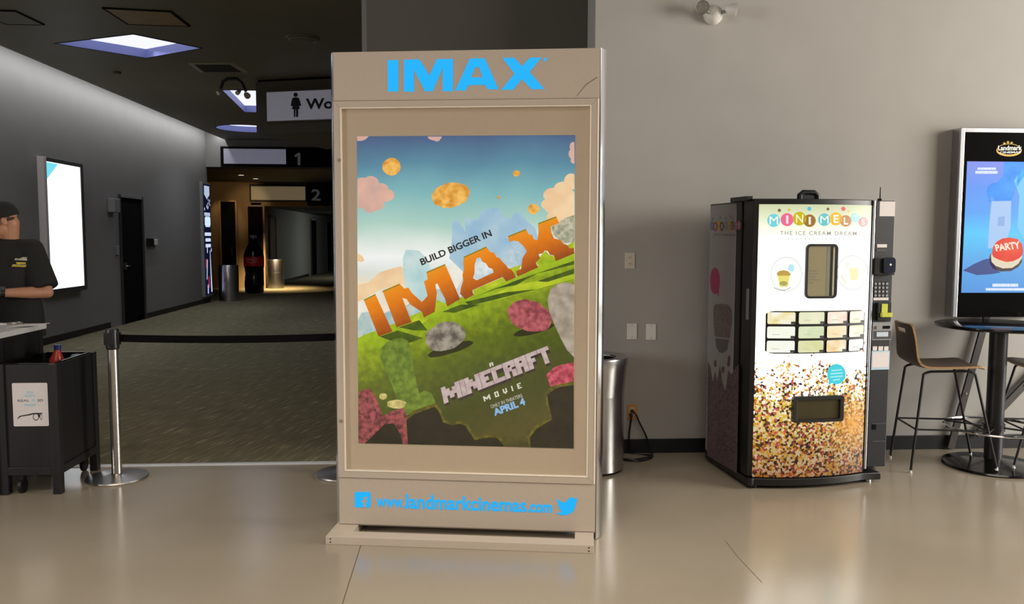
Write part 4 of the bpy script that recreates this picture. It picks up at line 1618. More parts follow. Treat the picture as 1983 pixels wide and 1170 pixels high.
cupd = mat('side_print_cup_shadow', (96, 92, 94), 0.5, noise=(30, 0.1))
put_poly(mb, [(1381, 600), (1384, 590), (1395, 588), (1410, 590), (1417, 600), (1418, 618), (1415, 640), (1413, 655), (1384, 652), (1382, 625)], fs, cupc)
put_poly(mb, [(1385, 655), (1412, 658), (1408, 678), (1400, 684), (1392, 682), (1387, 672)], fs, cupd)
mb.build('side_print_cup', sp, smooth=False, recalc=False)
mb = MB()
cols9 = [(92, 122, 134), (160, 66, 84), (176, 150, 44), (104, 80, 48), (112, 134, 138), (178, 138, 40), (116, 86, 58), (120, 116, 140), (168, 84, 92)]
for i, c in enumerate(cols9):
    cx = 1379 + i * 6.3 + (1.6 if i > 3 else 0)
    m_ = mat('side_print_letter_dot', c, 0.5, noise=(30, 0.05))
    put_poly(mb, oval(cx, 437.5 + (1.5 if i % 2 else 0) - i * 0.12, 4.0, 9.5, 16), fs, m_)
sl = lambda x, y: vside(x, y, 0.0016)
for i, ch in enumerate('MINIMELTS'):
    cx = 1379 + i * 6.3 + (1.6 if i > 3 else 0)
    cy = 437.5 + (1.5 if i % 2 else 0) - i * 0.12
    put_text(mb, ch, [(cx - 1.7, cy + 4.5), (cx + 1.7, cy + 4.3), (cx + 1.7, cy - 4.5), (cx - 1.7, cy - 4.3)], sl, vin, bold=0.0 if ch in 'MN' else 0.02)
put_text(mb, 'THE ICE CREAM DREAM', [(1381, 457), (1424, 457.5), (1424, 452), (1381, 452)], fs, 'ink_grey', bold=0.01)
for cx, cy in ((1380, 424), (1395, 421), (1406, 423), (1415, 419), (1419, 423)):
    put_poly(mb, oval(cx, cy, 1.6, 2.8, 8), fs, 'ink_grey')
mb.build('side_print_lettering', sp, smooth=False, recalc=False)

mb = MB()
p, q = vside(1451, 560), vside(1457.5, 622)
mb.box(xP0 - 0.034, xP0 - 0.030, 0.095, 0.125, q.z, p.z, 'grey')
mb.build('lock_plate', vm, smooth=False)

# glowing printed front (bowed)
vb = lambda k: (lambda x, y: vf.bowed(x, y, bow, k))
lm = lit('front_white', (255, 255, 250), 1.5, sample=True)
nt = lm.node_tree
pb = nt.nodes['Principled BSDF']
tc = nt.nodes.new('ShaderNodeTexCoord')
sx_ = nt.nodes.new('ShaderNodeSeparateXYZ')
nt.links.new(tc.outputs['Object'], sx_.inputs[0])


def node(kind, **kw):
    n_ = nt.nodes.new(kind)
    for k_, v_ in kw.items():
        setattr(n_, k_, v_)
    return n_


def math_(op, a, b=None, c=None, clamp=False):
    n_ = node('ShaderNodeMath', operation=op, use_clamp=clamp)
    for i_, v_ in enumerate((a, b, c)):
        if v_ is None:
            continue
        if isinstance(v_, (int, float)):
            n_.inputs[i_].default_value = v_
        else:
            nt.links.new(v_, n_.inputs[i_])
    return n_.outputs[0]


def cells(scale):
    v_ = node('ShaderNodeTexVoronoi')
    v_.inputs['Scale'].default_value = scale
    v_.inputs['Randomness'].default_value = 1
    nt.links.new(tc.outputs['Object'], v_.inputs['Vector'])
    s_ = node('ShaderNodeSeparateColor')
    nt.links.new(v_.outputs['Color'], s_.inputs[0])
    return v_.outputs['Distance'], s_.outputs[0], s_.outputs[1]


dist, cr, cg = cells(74)
pal = node('ShaderNodeValToRGB')
pal.color_ramp.interpolation = 'CONSTANT'
els = pal.color_ramp.elements
els[0].position, els[0].color = 0.0, lin((226, 186, 60))
els[1].position, els[1].color = 0.90, lin((252, 238, 190))
for q_, c_ in ((0.14, (236, 214, 140)), (0.30, (186, 112, 56)), (0.38, (240, 226, 170)), (0.50, (112, 76, 44)), (0.66, (206, 92, 96)), (0.73, (236, 150, 52)), (0.80, (66, 44, 36))):
    e_ = els.new(q_)
    e_.color = lin(c_)
nt.links.new(cr, pal.inputs[0])
big = node('ShaderNodeTexNoise')
big.inputs['Scale'].default_value = 5.5
big.inputs['Detail'].default_value = 3
nt.links.new(tc.outputs['Object'], big.inputs['Vector'])
# dark toning towards purple-brown at the foot of the print, orange at the right
tone = node('ShaderNodeValToRGB')
te = tone.color_ramp.elements
te[0].position, te[0].color = 0.0, lin((170, 140, 140))
te[1].position, te[1].color = 1.0, lin((255, 255, 255))
zfrac = math_('DIVIDE', math_('SUBTRACT', sx_.outputs[2], zP0), zP1 - zP0)
tz = math_('MULTIPLY_ADD', math_('SUBTRACT', big.outputs[0], 0.5), 0.35, math_('MULTIPLY', zfrac, 3.6), clamp=True)
nt.links.new(tz, tone.inputs[0])
mul = node('ShaderNodeMix', data_type='RGBA', blend_type='MULTIPLY')
mul.inputs[0].default_value = 1
nt.links.new(pal.outputs[0], mul.inputs[6])
nt.links.new(tone.outputs[0], mul.inputs[7])
org = node('ShaderNodeMix', data_type='RGBA')
xf = math_('DIVIDE', math_('SUBTRACT', sx_.outputs[0], xP0), xP1 - xP0)
bump_ = math_('MULTIPLY', math_('SUBTRACT', 1.0, math_('MULTIPLY', math_('ABSOLUTE', math_('SUBTRACT', xf, 0.88)), 4.0), clamp=True),
              math_('SUBTRACT', 1.0, math_('MULTIPLY', math_('ABSOLUTE', math_('SUBTRACT', zfrac, 0.185)), 9.0), clamp=True))
nt.links.new(math_('MULTIPLY', bump_, 0.8, clamp=True), org.inputs[0])
nt.links.new(mul.outputs[2], org.inputs[6])
org.inputs[7].default_value = lin((246, 166, 50))
# where dots lie: solid below, scattering upwards
thr = math_('MULTIPLY_ADD', math_('SUBTRACT', big.outputs[0], 0.5), 0.55, math_('SUBTRACT', 0.365, zfrac))
dens = math_('MULTIPLY_ADD', thr, 5.0, 0.5, clamp=True)
gate = math_('LESS_THAN', cg, dens)
fin = node('ShaderNodeMix', data_type='RGBA')
nt.links.new(gate, fin.inputs[0])
head = node('ShaderNodeValToRGB')
he = head.color_ramp.elements
he[0].position, he[0].color = 0.80, lin((255, 255, 250))
he[1].position, he[1].color = 1.0, lin((196, 202, 160))
nt.links.new(zfrac, head.inputs[0])
nt.links.new(head.outputs[0], fin.inputs[6])
nt.links.new(org.outputs[2], fin.inputs[7])
nt.links.new(fin.outputs[2], pb.inputs['Emission Color'])
stg = math_('MULTIPLY_ADD', math_('SUBTRACT', 1.0, gate), math_('MULTIPLY', math_('SUBTRACT', 1.06, zfrac, clamp=True), 2.4), 1.0)
nt.links.new(stg, pb.inputs['Emission Strength'])

mb = MB()
nx = 28
rows = []
for zz in (zP0, zP0 + (zP1 - zP0) * 0.5, zP1):
    rows.append([(xP0 + (xP1 - xP0) * i / nx, bow(xP0 + (xP1 - xP0) * i / nx) - 0.003, zz) for i in range(nx + 1)])
mb.grid(rows, lm)
fp = mb.build('front_panel', vm, recalc=False)

mb = MB()
f = vb(0.0045)
f2_ = vb(0.0055)
f3_ = vb(0.0065)
dots = [(1497.5, 427, 12.5, (120, 214, 222)), (1523.5, 425.5, 12.5, (240, 110, 150)), (1547.5, 423.5, 13, (206, 186, 10)), (1567, 427.5, 12, (160, 116, 50)),
        (1595.5, 425.5, 12, (108, 200, 206)), (1618, 424, 12.5, (250, 190, 30)), (1637, 428, 11, (206, 140, 84)), (1655, 422, 8.5, (170, 230, 228)), (1670.5, 430, 9, (250, 160, 160))]
for (cx, cy, r, c), ch in zip(dots, 'MINIMELTS'):
    put_poly(mb, oval(cx, cy, r, r * 1.02, 28), f, lit('front_dot', c, 1.0))
for i, ((cx, cy, r, c), ch) in enumerate(zip(dots, 'MINIMELTS')):
    h_ = r * 0.62
    w_ = {'M': 0.66, 'I': 0.16, 'N': 0.52, 'E': 0.40, 'L': 0.40, 'T': 0.46, 'S': 0.44}[ch] * r
    put_text(mb, ch, [(cx - w_, cy + h_), (cx + w_, cy + h_), (cx + w_, cy - h_), (cx - w_, cy - h_)], f3_, lit('front_letter', (255, 250, 236), 1.0), bold=0.0 if ch in 'MN' else 0.03)
for cx, cy, r, c in ((1508.5, 407.5, 3.3, (120, 112, 84)), (1527.5, 406.5, 3, (220, 200, 90)), (1566.5, 404.5, 4, (90, 196, 214)), (1602.5, 405, 2.8, (130, 96, 70)), (1632.5, 404.5, 4.2, (236, 84, 110)), (1643, 409, 2.4, (236, 210, 110))):
    put_poly(mb, oval(cx, cy, r, r, 14), f, lit('front_small_dot', c, 1.0))
tg = lit('front_grey_letters', (150, 144, 128), 1.0)
put_text(mb, 'THE ICE CREAM DREAM', [(1510, 455), (1658, 456), (1658, 448.5), (1510, 447.5)], f, tg, bold=0.005, space=1.25)
for i in range(14):
    put_poly(mb, oval(1526 + i * 8.2, 462.6, 1.5, 1.3, 8), f, lit('front_tiny_dot', (190, 222, 200), 1.0))
mb.build('front_lettering', fp, smooth=False, recalc=False)
# round pictures of cups at both sides of the display window
for cx, cy, s, on_ in ((1522, 531, 1, True), (1650, 528, -1, False)):
    mb = MB()
    ring = lit('front_ring', (206, 210, 202), 1.0)
    R0, R1 = 30.5, 29
    pts = [(cx + R0 * cos(a), cy + R0 * 1.1 * sin(a)) for a in [i * 2 * pi / 40 for i in range(41)]]
    for i in range(40):
        a, b = i * 2 * pi / 40, (i + 1) * 2 * pi / 40
        put_poly(mb, [(cx + R0 * cos(a), cy + R0 * 1.1 * sin(a)), (cx + R0 * cos(b), cy + R0 * 1.1 * sin(b)), (cx + R1 * cos(b), cy + R1 * 1.1 * sin(b)), (cx + R1 * cos(a), cy + R1 * 1.1 * sin(a))], f, ring)
    if on_:
        yl, ol, gr = (236, 226, 120), (176, 168, 96), (206, 204, 130)
        put_poly(mb, [(1503, 530), (1507, 525), (1516, 523), (1526, 525), (1531, 531), (1529, 534), (1505, 534)], f, lit('cup_topping', (196, 160, 80), 1.0))
        put_poly(mb, [(1505, 534), (1529, 534), (1525, 556), (1509, 556)], f, lit('cup_body', yl, 1.0))
        put_poly(mb, oval(1516.5, 549, 8, 4.5, 16), f2_, lit('cup_foot', ol, 1.0))
        put_poly(mb, oval(1531.5, 519, 6.5, 7.5, 16), f, lit('cup_bubble', (190, 234, 246), 1.0))
        for i in range(12):
            a = radians(55 + 70 * i / 11)
            xx, yy = cx - 8 + 26 * cos(pi - a), cy + 5 + 26 * sin(a)
            put_poly(mb, oval(xx, yy, 1.2, 1.6, 8), f, tg)
    else:
        pl_ = lit('cup_pale', (238, 234, 176), 1.0)
        put_poly(mb, [(1643, 520), (1661, 518), (1662, 534), (1658, 543), (1646, 543)], f, pl_)
        put_poly(mb, oval(1640, 513, 5, 6, 14), f, lit('cup_bubble_pale', (240, 240, 226), 1.0))
        put_poly(mb, [(1627, 534), (1633, 545), (1642, 553), (1640, 549), (1634, 541), (1631, 533)], f, pl_)
    mb.build('cup_picture', fp, smooth=False, recalc=False)
# speech bubble
mb = MB()
aq = lit('front_bubble', (62, 208, 222), 1.0)
put_poly(mb, oval(1619, 724.5, 18, 20), f, aq)
put_poly(mb, [(1604, 733), (1611, 741), (1603.5, 746)], f, aq)
pale = lit('bubble_lines', (170, 236, 240), 1.0)
for i, w_ in enumerate((10, 12, 12, 7)):
    y_ = 715 + i * 6.2
    put_poly(mb, [(1619 - w_, y_ + 1.6), (1619 + w_, y_ - 0.4), (1619 + w_, y_ + 2), (1619 - w_, y_ + 4)], f2_, pale)
mb.build('speech_bubble', fp, smooth=False, recalc=False)

# display window
w0, w1 = vf.bowed(1558, 525, bow), vf.bowed(1619, 525, bow)
wz1, wz0 = vf.bowed(1590, 472.5, bow).z, vf.bowed(1590, 578, bow).z
yw = bow((w0.x + w1.x) / 2)


def ring_prism(mb, outer, inner, y0, y1, m):
    k = mb.mi(m)
    n_ = len(outer)
    o0 = [mb.bm.verts.new((x, y0, z)) for x, z in outer]
    i0 = [mb.bm.verts.new((x, y0, z)) for x, z in inner]
    o1 = [mb.bm.verts.new((x, y1, z)) for x, z in outer]
    i1 = [mb.bm.verts.new((x, y1, z)) for x, z in inner]
    for i in range(n_):
        j = (i + 1) % n_
        for q_ in ((o0[i], o0[j], i0[j], i0[i]), (o1[j], o1[i], i1[i], i1[j]), (o0[j], o0[i], o1[i], o1[j]), (i0[i], i0[j], i1[j], i1[i])):
            mb.bm.faces.new(q_).material_index = k


t_ = 0.014
mb = MB()
ring_prism(mb, rrect(w0.x, w1.x, wz0, wz1, 0.03), rrect(w0.x + t_, w1.x - t_, wz0 + t_, wz1 - t_, 0.018), yw - 0.014, yw + 0.012, 'black')
dw = mb.build('display_window', vm)
mb = MB()
pane = mat('display_window_reflection', (168, 160, 128), 0.12, 0.25, noise=(3, 0.06))  # tan base colour stands in for the lobby reflected in the glass
mb.prism(rrect(w0.x + t_, w1.x - t_, wz0 + t_, wz1 - t_, 0.018), yw - 0.008, yw + 0.008, pane)
mb.build('window_glass', dw, smooth=False)
mb = MB()
for i in range(5):
    zz = wz0 + (wz1 - wz0) * (0.50 - 0.055 * i)
    mb.box(w0.x + 0.024, w0.x + 0.024 + (0.05, 0.06, 0.05, 0.075, 0.03)[i], yw - 0.0086, yw - 0.008, zz, zz + 0.006, mat('window_faint_print', (120, 112, 92), 0.5, noise=(20, 0.1)))
mb.build('window_print', dw, smooth=False)

mb = MB()
ww = w1.x - w0.x
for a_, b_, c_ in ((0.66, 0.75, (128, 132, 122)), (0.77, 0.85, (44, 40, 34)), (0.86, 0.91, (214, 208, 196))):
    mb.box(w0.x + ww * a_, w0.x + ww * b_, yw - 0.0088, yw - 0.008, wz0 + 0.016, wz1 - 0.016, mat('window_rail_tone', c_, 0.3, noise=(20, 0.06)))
mb.build('window_rail', dw, smooth=False)

# selection buttons
b0, b1 = vf.bowed(1481, 645, bow), vf.bowed(1672.5, 645, bow)
bz1, bz0 = vf.bowed(1575, 602, bow).z, vf.bowed(1575, 684.5, bow).z
sel = [0.0, 0.28, 0.56, 0.80, 1.0]
mb = MB()
nn = 26
outer_f = []
rows_f = [[], []]
for i in range(nn + 1):
    x = b0.x + (b1.x - b0.x) * i / nn
    e = min(i, nn - i)
    cut = 0.018 if e == 0 else (0.004 if e == 1 else 0)
    rows_f[0].append((x, bow(x) - 0.006, bz0 + cut))
    rows_f[1].append((x, bow(x) - 0.006, bz1 - cut))
mb.grid(rows_f, 'black')
gr = mb.build('selection_panel', vm, recalc=False)
tints = [[((250, 250, 244), (240, 224, 150)), ((226, 232, 190), (240, 236, 206)), ((250, 214, 190), (246, 244, 226)), ((246, 236, 196), (252, 250, 240))],
         [((248, 250, 240), (240, 246, 220)), ((206, 222, 176), (226, 232, 196)), ((250, 220, 170), (246, 238, 206)), ((250, 238, 200), (252, 250, 240))],
         [((250, 250, 244), (246, 248, 232)), ((214, 218, 156), (226, 226, 180)), ((250, 206, 140), (248, 240, 216)), ((252, 250, 240), (250, 250, 246))]]
for r in range(3):
    for c in range(4):
        xa = b0.x + (b1.x - b0.x) * (sel[c] + (0.012 if c == 0 else 0.016))
        xb = b0.x + (b1.x - b0.x) * (sel[c + 1] - 0.016)
        za = bz0 + (bz1 - bz0) * (r / 3 + 0.028)
        zb_ = bz0 + (bz1 - bz0) * ((r + 1) / 3 - 0.028)
        m_ = lit_noise('button_print', *tints[2 - r][c], 14, 1.0)
        mb = MB()
        poly = rrect(xa, xb, za, zb_, 0.010, 4)
        fc = [mb.bm.verts.new((x, bow(x) - 0.012, z)) for x, z in poly]
        mb.bm.faces.new(fc).material_index = mb.mi(m_)
        bk = [mb.bm.verts.new((x, bow(x) - 0.006, z)) for x, z in poly]
        for i in range(len(poly)):
            j = (i + 1) % len(poly)
            mb.bm.faces.new((fc[j], fc[i], bk[i], bk[j])).material_index = mb.mi('black')
        xx = xb - 0.016
        for qa, qb, za2, zb2, mm in ((xx - 0.012, xb - 0.001, za + 0.001, za + 0.016, 'dark_grey'), (xa + 0.03, xa + 0.075, za + 0.022, za + 0.026, 'ivory')):
            if mm == 'ivory':
                m2 = lit('button_lines', (206, 200, 160), 1.0)
            else:
                m2 = M['dark_grey']
            mb.face([(qa, bow(qa) - 0.0135, za2), (qb, bow(qb) - 0.0135, za2), (qb, bow(qb) - 0.0135, zb2), (qa, bow(qa) - 0.0135, zb2)], m2)
        mb.build('selection_button', gr, smooth=False, recalc=False)

# delivery hatch
d0, d1_ = vf.bowed(1531.5, 790, bow), vf.bowed(1628.5, 790, bow)
dz1, dz0 = vf.bowed(1580, 766, bow).z, vf.bowed(1580, 816.5, bow).z
yd = bow((d0.x + d1_.x) / 2)
mb = MB()
ring_prism(mb, rrect(d0.x, d1_.x, dz0, dz1, 0.016), rrect(d0.x + 0.026, d1_.x - 0.026, dz0 + 0.018, dz1 - 0.026, 0.006), yd - 0.022, yd + 0.03, 'dark_grey' if False else mat('hatch_frame_black', (34, 34, 34), 0.35, noise=(30, 0.1)))
dh = mb.build('delivery_hatch', vm, bevel=0.002)
mb = MB()
mb.box(d0.x + 0.02, d1_.x - 0.02, yd - 0.006, yd + 0.0, dz0 + 0.014, dz1 - 0.02, mat('hatch_flap_bronze', (88, 82, 60), 0.22, 0.6, noise=(4, 0.2)))
mb.build('hatch_flap', dh, smooth=False, bevel=0.003)

# control column
yc = 0.055
mb = MB()
mb.box(xc0 - 0.008, xc1 + 0.012, yc, ydoor + 0.06, 0.10, ZT - 0.004, mat('column_black', (30, 31, 34), 0.45, noise=(30, 0.08)))
cc = mb.build('control_column', vm, smooth=False, bevel=0.005)
vc_ = lambda x, y, k=0.0: von(x, y, yc - k)


def cbox(name, parent, x0_, y0_, x1_, y1_, t, m, bevel=0.002, base=0.0):
    a, b = vc_(x0_, y0_), vc_(x1_, y1_)
    mb = MB()
    mb.box(a.x, b.x, yc - base - t, yc - base, b.z, a.z, m)
    return mb.build(name, parent, smooth=False, bevel=bevel)


cbox('paper_sticker', cc, 1704, 390, 1732.5, 419, 0.001, 'paper', 0)
cbox('white_label', cc, 1698, 473, 1717, 479.5, 0.003, 'paper', 0.001)
cbox('dark_slot', cc, 1697, 483, 1716, 487.5, 0.002, 'dark_grey', 0.001)
cr_ = cbox('card_reader', cc, 1691, 500, 1726, 532, 0.04, 'black', 0.006)
a = vc_(1712, 512)
mb = MB()
mb.prism([(a.x + x, a.z - 0.005 + z) for x, z in rrect(-0.035, 0.045, -0.05, 0.05, 0.02)], yc - 0.058, yc - 0.04, mat('reader_navy', (36, 40, 54), 0.2, noise=(20, 0.1)))
mb.build('reader_face', cr_, bevel=0.004)
mb = MB()
mb.cyl((a.x + 0.005, yc - 0.058, a.z), (a.x + 0.005, yc - 0.062, a.z), 0.007, 'white', 12)
mb.build('reader_lamp', cr_)
kp = cbox('keypad', cc, 1690.5, 545, 1719, 575, 0.004, 'black', 0.001)
for r in range(4):
    for c in range(4):
        p = vc_(1694.5 + c * 7.2 - r * 0.1, 549.5 + r * 7.6)
        mb = MB()
        mb.cyl((p.x, yc - 0.004, p.z), (p.x, yc - 0.010, p.z), 0.0085, 'grey', 12)
        mb.build('key', kp)
cbox('keypad_label', cc, 1691, 576.5, 1720, 581.5, 0.003, 'paper', 0.001)
ba = cbox('bill_acceptor', cc, 1697, 586, 1722, 620, 0.022, 'black', 0.004)
a, b = vc_(1703, 588), vc_(1714, 606)
mb = MB()
lime_ = mat('lime_plastic', (196, 200, 70), 0.4, noise=(40, 0.1))
mb.box(a.x, b.x, yc - 0.026, yc - 0.022, b.z, a.z, lime_)
a, b = vc_(1700.5, 605), vc_(1720, 613)
mb.box(a.x, b.x, yc - 0.045, yc - 0.022, b.z, a.z, lime_)
mb.build('bill_slot', ba, smooth=False, bevel=0.003)
cp_ = cbox('coin_panel', cc, 1689, 624, 1725, 658.5, 0.006, 'grey', 0.002)
a, b = vc_(1691, 641), vc_(1724, 656)
mb = MB()
mb.box(a.x, b.x, yc - 0.008, yc - 0.006, b.z, a.z, 'dark_grey')
mb.build('coin_backing', cp_, smooth=False)
a, b = vc_(1696, 643), vc_(1718, 651.5)
mb = MB()
mb.box(a.x, b.x, yc - 0.010, yc - 0.008, b.z, a.z, mat('coin_label_pale', (190, 200, 214), 0.5, noise=(30, 0.05)))
mb.build('coin_label', cp_, smooth=False)
a, b = vc_(1708.5, 631), vc_(1722, 636.5)
mb = MB()
mb.box(a.x, b.x, yc - 0.008, yc - 0.006, b.z, a.z, 'black_matt')
mb.build('coin_slot', cp_, smooth=False)
p = vc_(1697, 634)
mb = MB()
mb.cyl((p.x, yc - 0.006, p.z), (p.x, yc - 0.016, p.z), 0.010, 'steel_h', 14)
mb.build('coin_return', cp_)
il = cbox('instruction_label', cc, 1688, 680, 1721.5, 715.5, 0.002, mat('label_pale_blue', (180, 206, 222), 0.5, noise=(20, 0.04)), 0)
for x0_, y0_, x1_, y1_, m_ in ((1690, 671, 1698, 679, 'paper'), (1701, 671, 1709.5, 679, 'paper'), (1712, 671, 1720, 679, 'paper')):
    cbox('pictogram_label', cc, x0_, y0_, x1_, y1_, 0.002, m_, 0)
a, b = vc_(1689.5, 683), vc_(1719.5, 711)
mb = MB()
mb.box(a.x, b.x, yc - 0.003, yc - 0.002, b.z, a.z, 'paper')
mb.build('label_sheet', il, smooth=False)
a, b = vc_(1688.5, 822), vc_(1696, 832)
mb = MB()
mb.box(a.x, b.x, yc - 0.002, yc - 0.0005, b.z, a.z, 'black_matt')
mb.build('coin_cup', cc, smooth=False)
for y_ in (820, 854):
    a, b = vc_(1689, y_), vc_(1716, y_ + 1.2)
    mb = MB()
    mb.box(a.x, b.x, yc - 0.0015, yc - 0.0003, b.z, a.z, 'dark_grey')
    mb.build('panel_seam', cc, smooth=False)

# base, feet, top fittings
mb = MB()
plan2 = [(0.0, VD), (0.0, 0.03), (0.02, 0.012)]
plan2 += [(xP0 + (xP1 - xP0) * i / n, bow(xP0 + (xP1 - xP0) * i / n) - 0.02) for i in range(n + 1)]
plan2 += [(VW - 0.005, 0.03), (VW - 0.005, 0.12), (xc1, 0.14), (xc1, VD)]
mb.prismz(plan2, 0.022, 0.068, 'black')
mb.build('plinth', vm, bevel=0.004, sharp=30)
for x, y in ((0.06, 0.08), (VW - 0.06, 0.09), (0.06, VD - 0.06), (xc1 - 0.06, VD - 0.06)):
    mb = MB()
    mb.cyl((x, y, 0.0), (x, y, 0.022), 0.024, 'steel_h' if x > 0.5 else 'black', 14)
    mb.build('foot', vm)
p = von(1704.5, 385, 0.12)
mb = MB()
mb.cyl((p.x, 0.12, ZT - 0.004), (p.x, 0.12, ZT + 0.012), 0.016, 'black', 14)
mb.tube([(p.x, 0.12, ZT + 0.01), (p.x, 0.12, ZT + 0.085)], [0.005, 0.0035], 'black', 8)
mb.build('antenna', vm)
p = von(1566, 380, 0.14)
mb = MB()
mb.tube([(p.x - 0.062, 0.14, ZT - 0.012), (p.x - 0.06, 0.14, ZT + 0.03), (p.x - 0.04, 0.14, ZT + 0.046), (p.x + 0.035, 0.14, ZT + 0.046), (p.x + 0.058, 0.14, ZT + 0.03), (p.x + 0.062, 0.14, ZT - 0.012)], 0.017, 'black', 12)
mb.box(p.x - 0.055, p.x + 0.055, 0.135, 0.16, ZT - 0.01, ZT + 0.045, 'black')
mb.build('top_box', vm)

# ================================================================== bar stools, pub table, wall display


def make_stool(label, loc, rz):
    """x forward, origin in the middle of the feet"""
    t = thing('bar_stool', label, 'bar stool', loc, rz, 'walnut bar stools at the pub table')
    prof = [(0.180, 0.704), (0.165, 0.713), (0.13, 0.715), (0.03, 0.708), (-0.08, 0.704), (-0.16, 0.703), (-0.20, 0.708), (-0.232, 0.724), (-0.250, 0.752), (-0.260, 0.79),
            (-0.268, 0.84), (-0.277, 0.89), (-0.287, 0.935), (-0.296, 0.965), (-0.303, 0.988), (-0.308, 1.0)]
    nw = 16
    mb = MB()
    top, bot = [], []
    for i, (x, z) in enumerate(prof):
        s = i / (len(prof) - 1)
        w = 0.20 - 0.045 * max(0, (s - 0.45) / 0.55)
        if i == 0:
            w -= 0.02
        if i == len(prof) - 1:
            w -= 0.02
        a = Vector(prof[max(i - 1, 0)])
        b = Vector(prof[min(i + 1, len(prof) - 1)])
        d = (b - a).normalized()
        nrm = Vector((d.y, -d.x))      # pointing up / forward
        if nrm.dot(Vector((0.5, 0.7))) < 0:
            nrm = -nrm
        r0, r1 = [], []
        for j in range(nw + 1):
            y = -w + 2 * w * j / nw
            back = max(0.0, (s - 0.5) * 2)
            curve = 0.035 * back * (y / 0.2) ** 2
            seat = 0.012 * (1 - min(1, back * 3)) * (y / 0.2) ** 2
            r0.append((x + curve + nrm.x * 0.007, y, z + seat + nrm.y * 0.007))
            r1.append((x + curve - nrm.x * 0.007, y, z + seat - nrm.y * 0.007))
        top.append(r0)
        bot.append(r1)
    hole_i, hole_j = (12, 13), (5, nw - 6)       # grip slot in the backrest
    vt = [[mb.bm.verts.new(p) for p in r] for r in top]
    vb_ = [[mb.bm.verts.new(p) for p in r] for r in bot]
    k, ke = mb.mi('plywood'), mb.mi('ply_edge')
    N = len(prof)
    inh = lambda i, j: hole_i[0] <= i < hole_i[1] and hole_j[0] <= j <= hole_j[1]
    for i in range(N - 1):
        for j in range(nw):
            if inh(i, j):
                continue
            mb.bm.faces.new((vt[i][j], vt[i][j + 1], vt[i + 1][j + 1], vt[i + 1][j])).material_index = k
            mb.bm.faces.new((vb_[i][j], vb_[i + 1][j], vb_[i + 1][j + 1], vb_[i][j + 1])).material_index = k
            for di, dj, p, q in ((-1, 0, (i, j), (i, j + 1)), (1, 0, (i + 1, j), (i + 1, j + 1)), (0, -1, (i, j), (i + 1, j)), (0, 1, (i, j + 1), (i + 1, j + 1))):
                a, b = i + di, j + dj
                if a < 0 or a >= N - 1 or b < 0 or b >= nw or inh(a, b):
                    mb.bm.faces.new((vt[p[0]][p[1]], vt[q[0]][q[1]], vb_[q[0]][q[1]], vb_[p[0]][p[1]])).material_index = ke
    mb.build('seat_shell', t, sharp=50)
    for s in (-1, 1):
        yt, yb = 0.165 * s, 0.192 * s
        rt, ft = Vector((-0.205, yt, 0.665)), Vector((0.125, yt, 0.672))
        rb, fbt = Vector((-0.272, yb, 0.012)), Vector((0.275, yb, 0.048))
        for nm, tp, bt, ins in (('leg', rt, rb, 1), ('leg', ft, fbt, -1)):
            c = tp + Vector((0.035 * ins, 0, 0.018))
            mb = MB()
            mb.tube([c + Vector((0.02 * ins, 0, 0.003)), c, tp + Vector((0.012 * ins, 0, 0.010)), tp, tp.lerp(bt, 0.05), bt], 0.0085, 'black', 10)
            lg = mb.build(nm, t)
            mb = MB()
            mb.cyl((bt.x, bt.y, bt.z - 0.012), (bt.x, bt.y, bt.z + 0.010), 0.010, 'white', 12, 0.008)
            mb.build('glide', lg)
        mb = MB()
        mb.tube([rt + Vector((0.05, 0, 0.021)), ft + Vector((-0.05, 0, 0.021))], 0.0085, 'black', 10)
        mb.build('seat_rail', t)
    q = 0.66
    P_ = lambda sx, sy, z: Vector(((-0.205 if sx < 0 else 0.125), 0.165 * sy, 0.67)).lerp(Vector(((-0.272 if sx < 0 else 0.275), 0.192 * sy, 0.012)), 1 - (z - 0.012) / 0.658)
    mb = MB()
    zr = 0.295
    loop = [P_(-1, -1, zr), P_(1, -1, zr), P_(1, 1, zr), P_(-1, 1, zr)]
    for i in range(4):
        mb.tube([loop[i], loop[(i + 1) % 4]], 0.0065, 'black', 8)
    mb.build('footrest', t)
    return t


RN, FN, RF, FF = G(1777, 917), G(1915, 910, 0.036), G(1731, 887), G(1871, 882, 0.036)
for q_ in (FN, FF):
    q_.z = 0.0
c = (RN + FN + RF + FF) / 4
a = ((FN - RN) + (FF - RF)) / 2
rz = math.atan2(a.y, a.x)
st = make_stool('walnut bar stool between the vending machine and the pub table, its back to the machine', c, rz)
st2 = copy_tree(st)
nf = G(1963, 907, 0.036)
# turned round: its near front foot is the local (0.275, +0.192)
rz2 = rz + pi
off = Matrix.Rotation(rz2, 3, 'Z') @ Vector((0.275, 0.192, 0))
st2.location = (nf.x - off.x, nf.y - off.y, 0)
st2.rotation_euler = (0, 0, rz2)
st2['label'] = 'bar stool cut off by the right edge, beyond the pub table column'

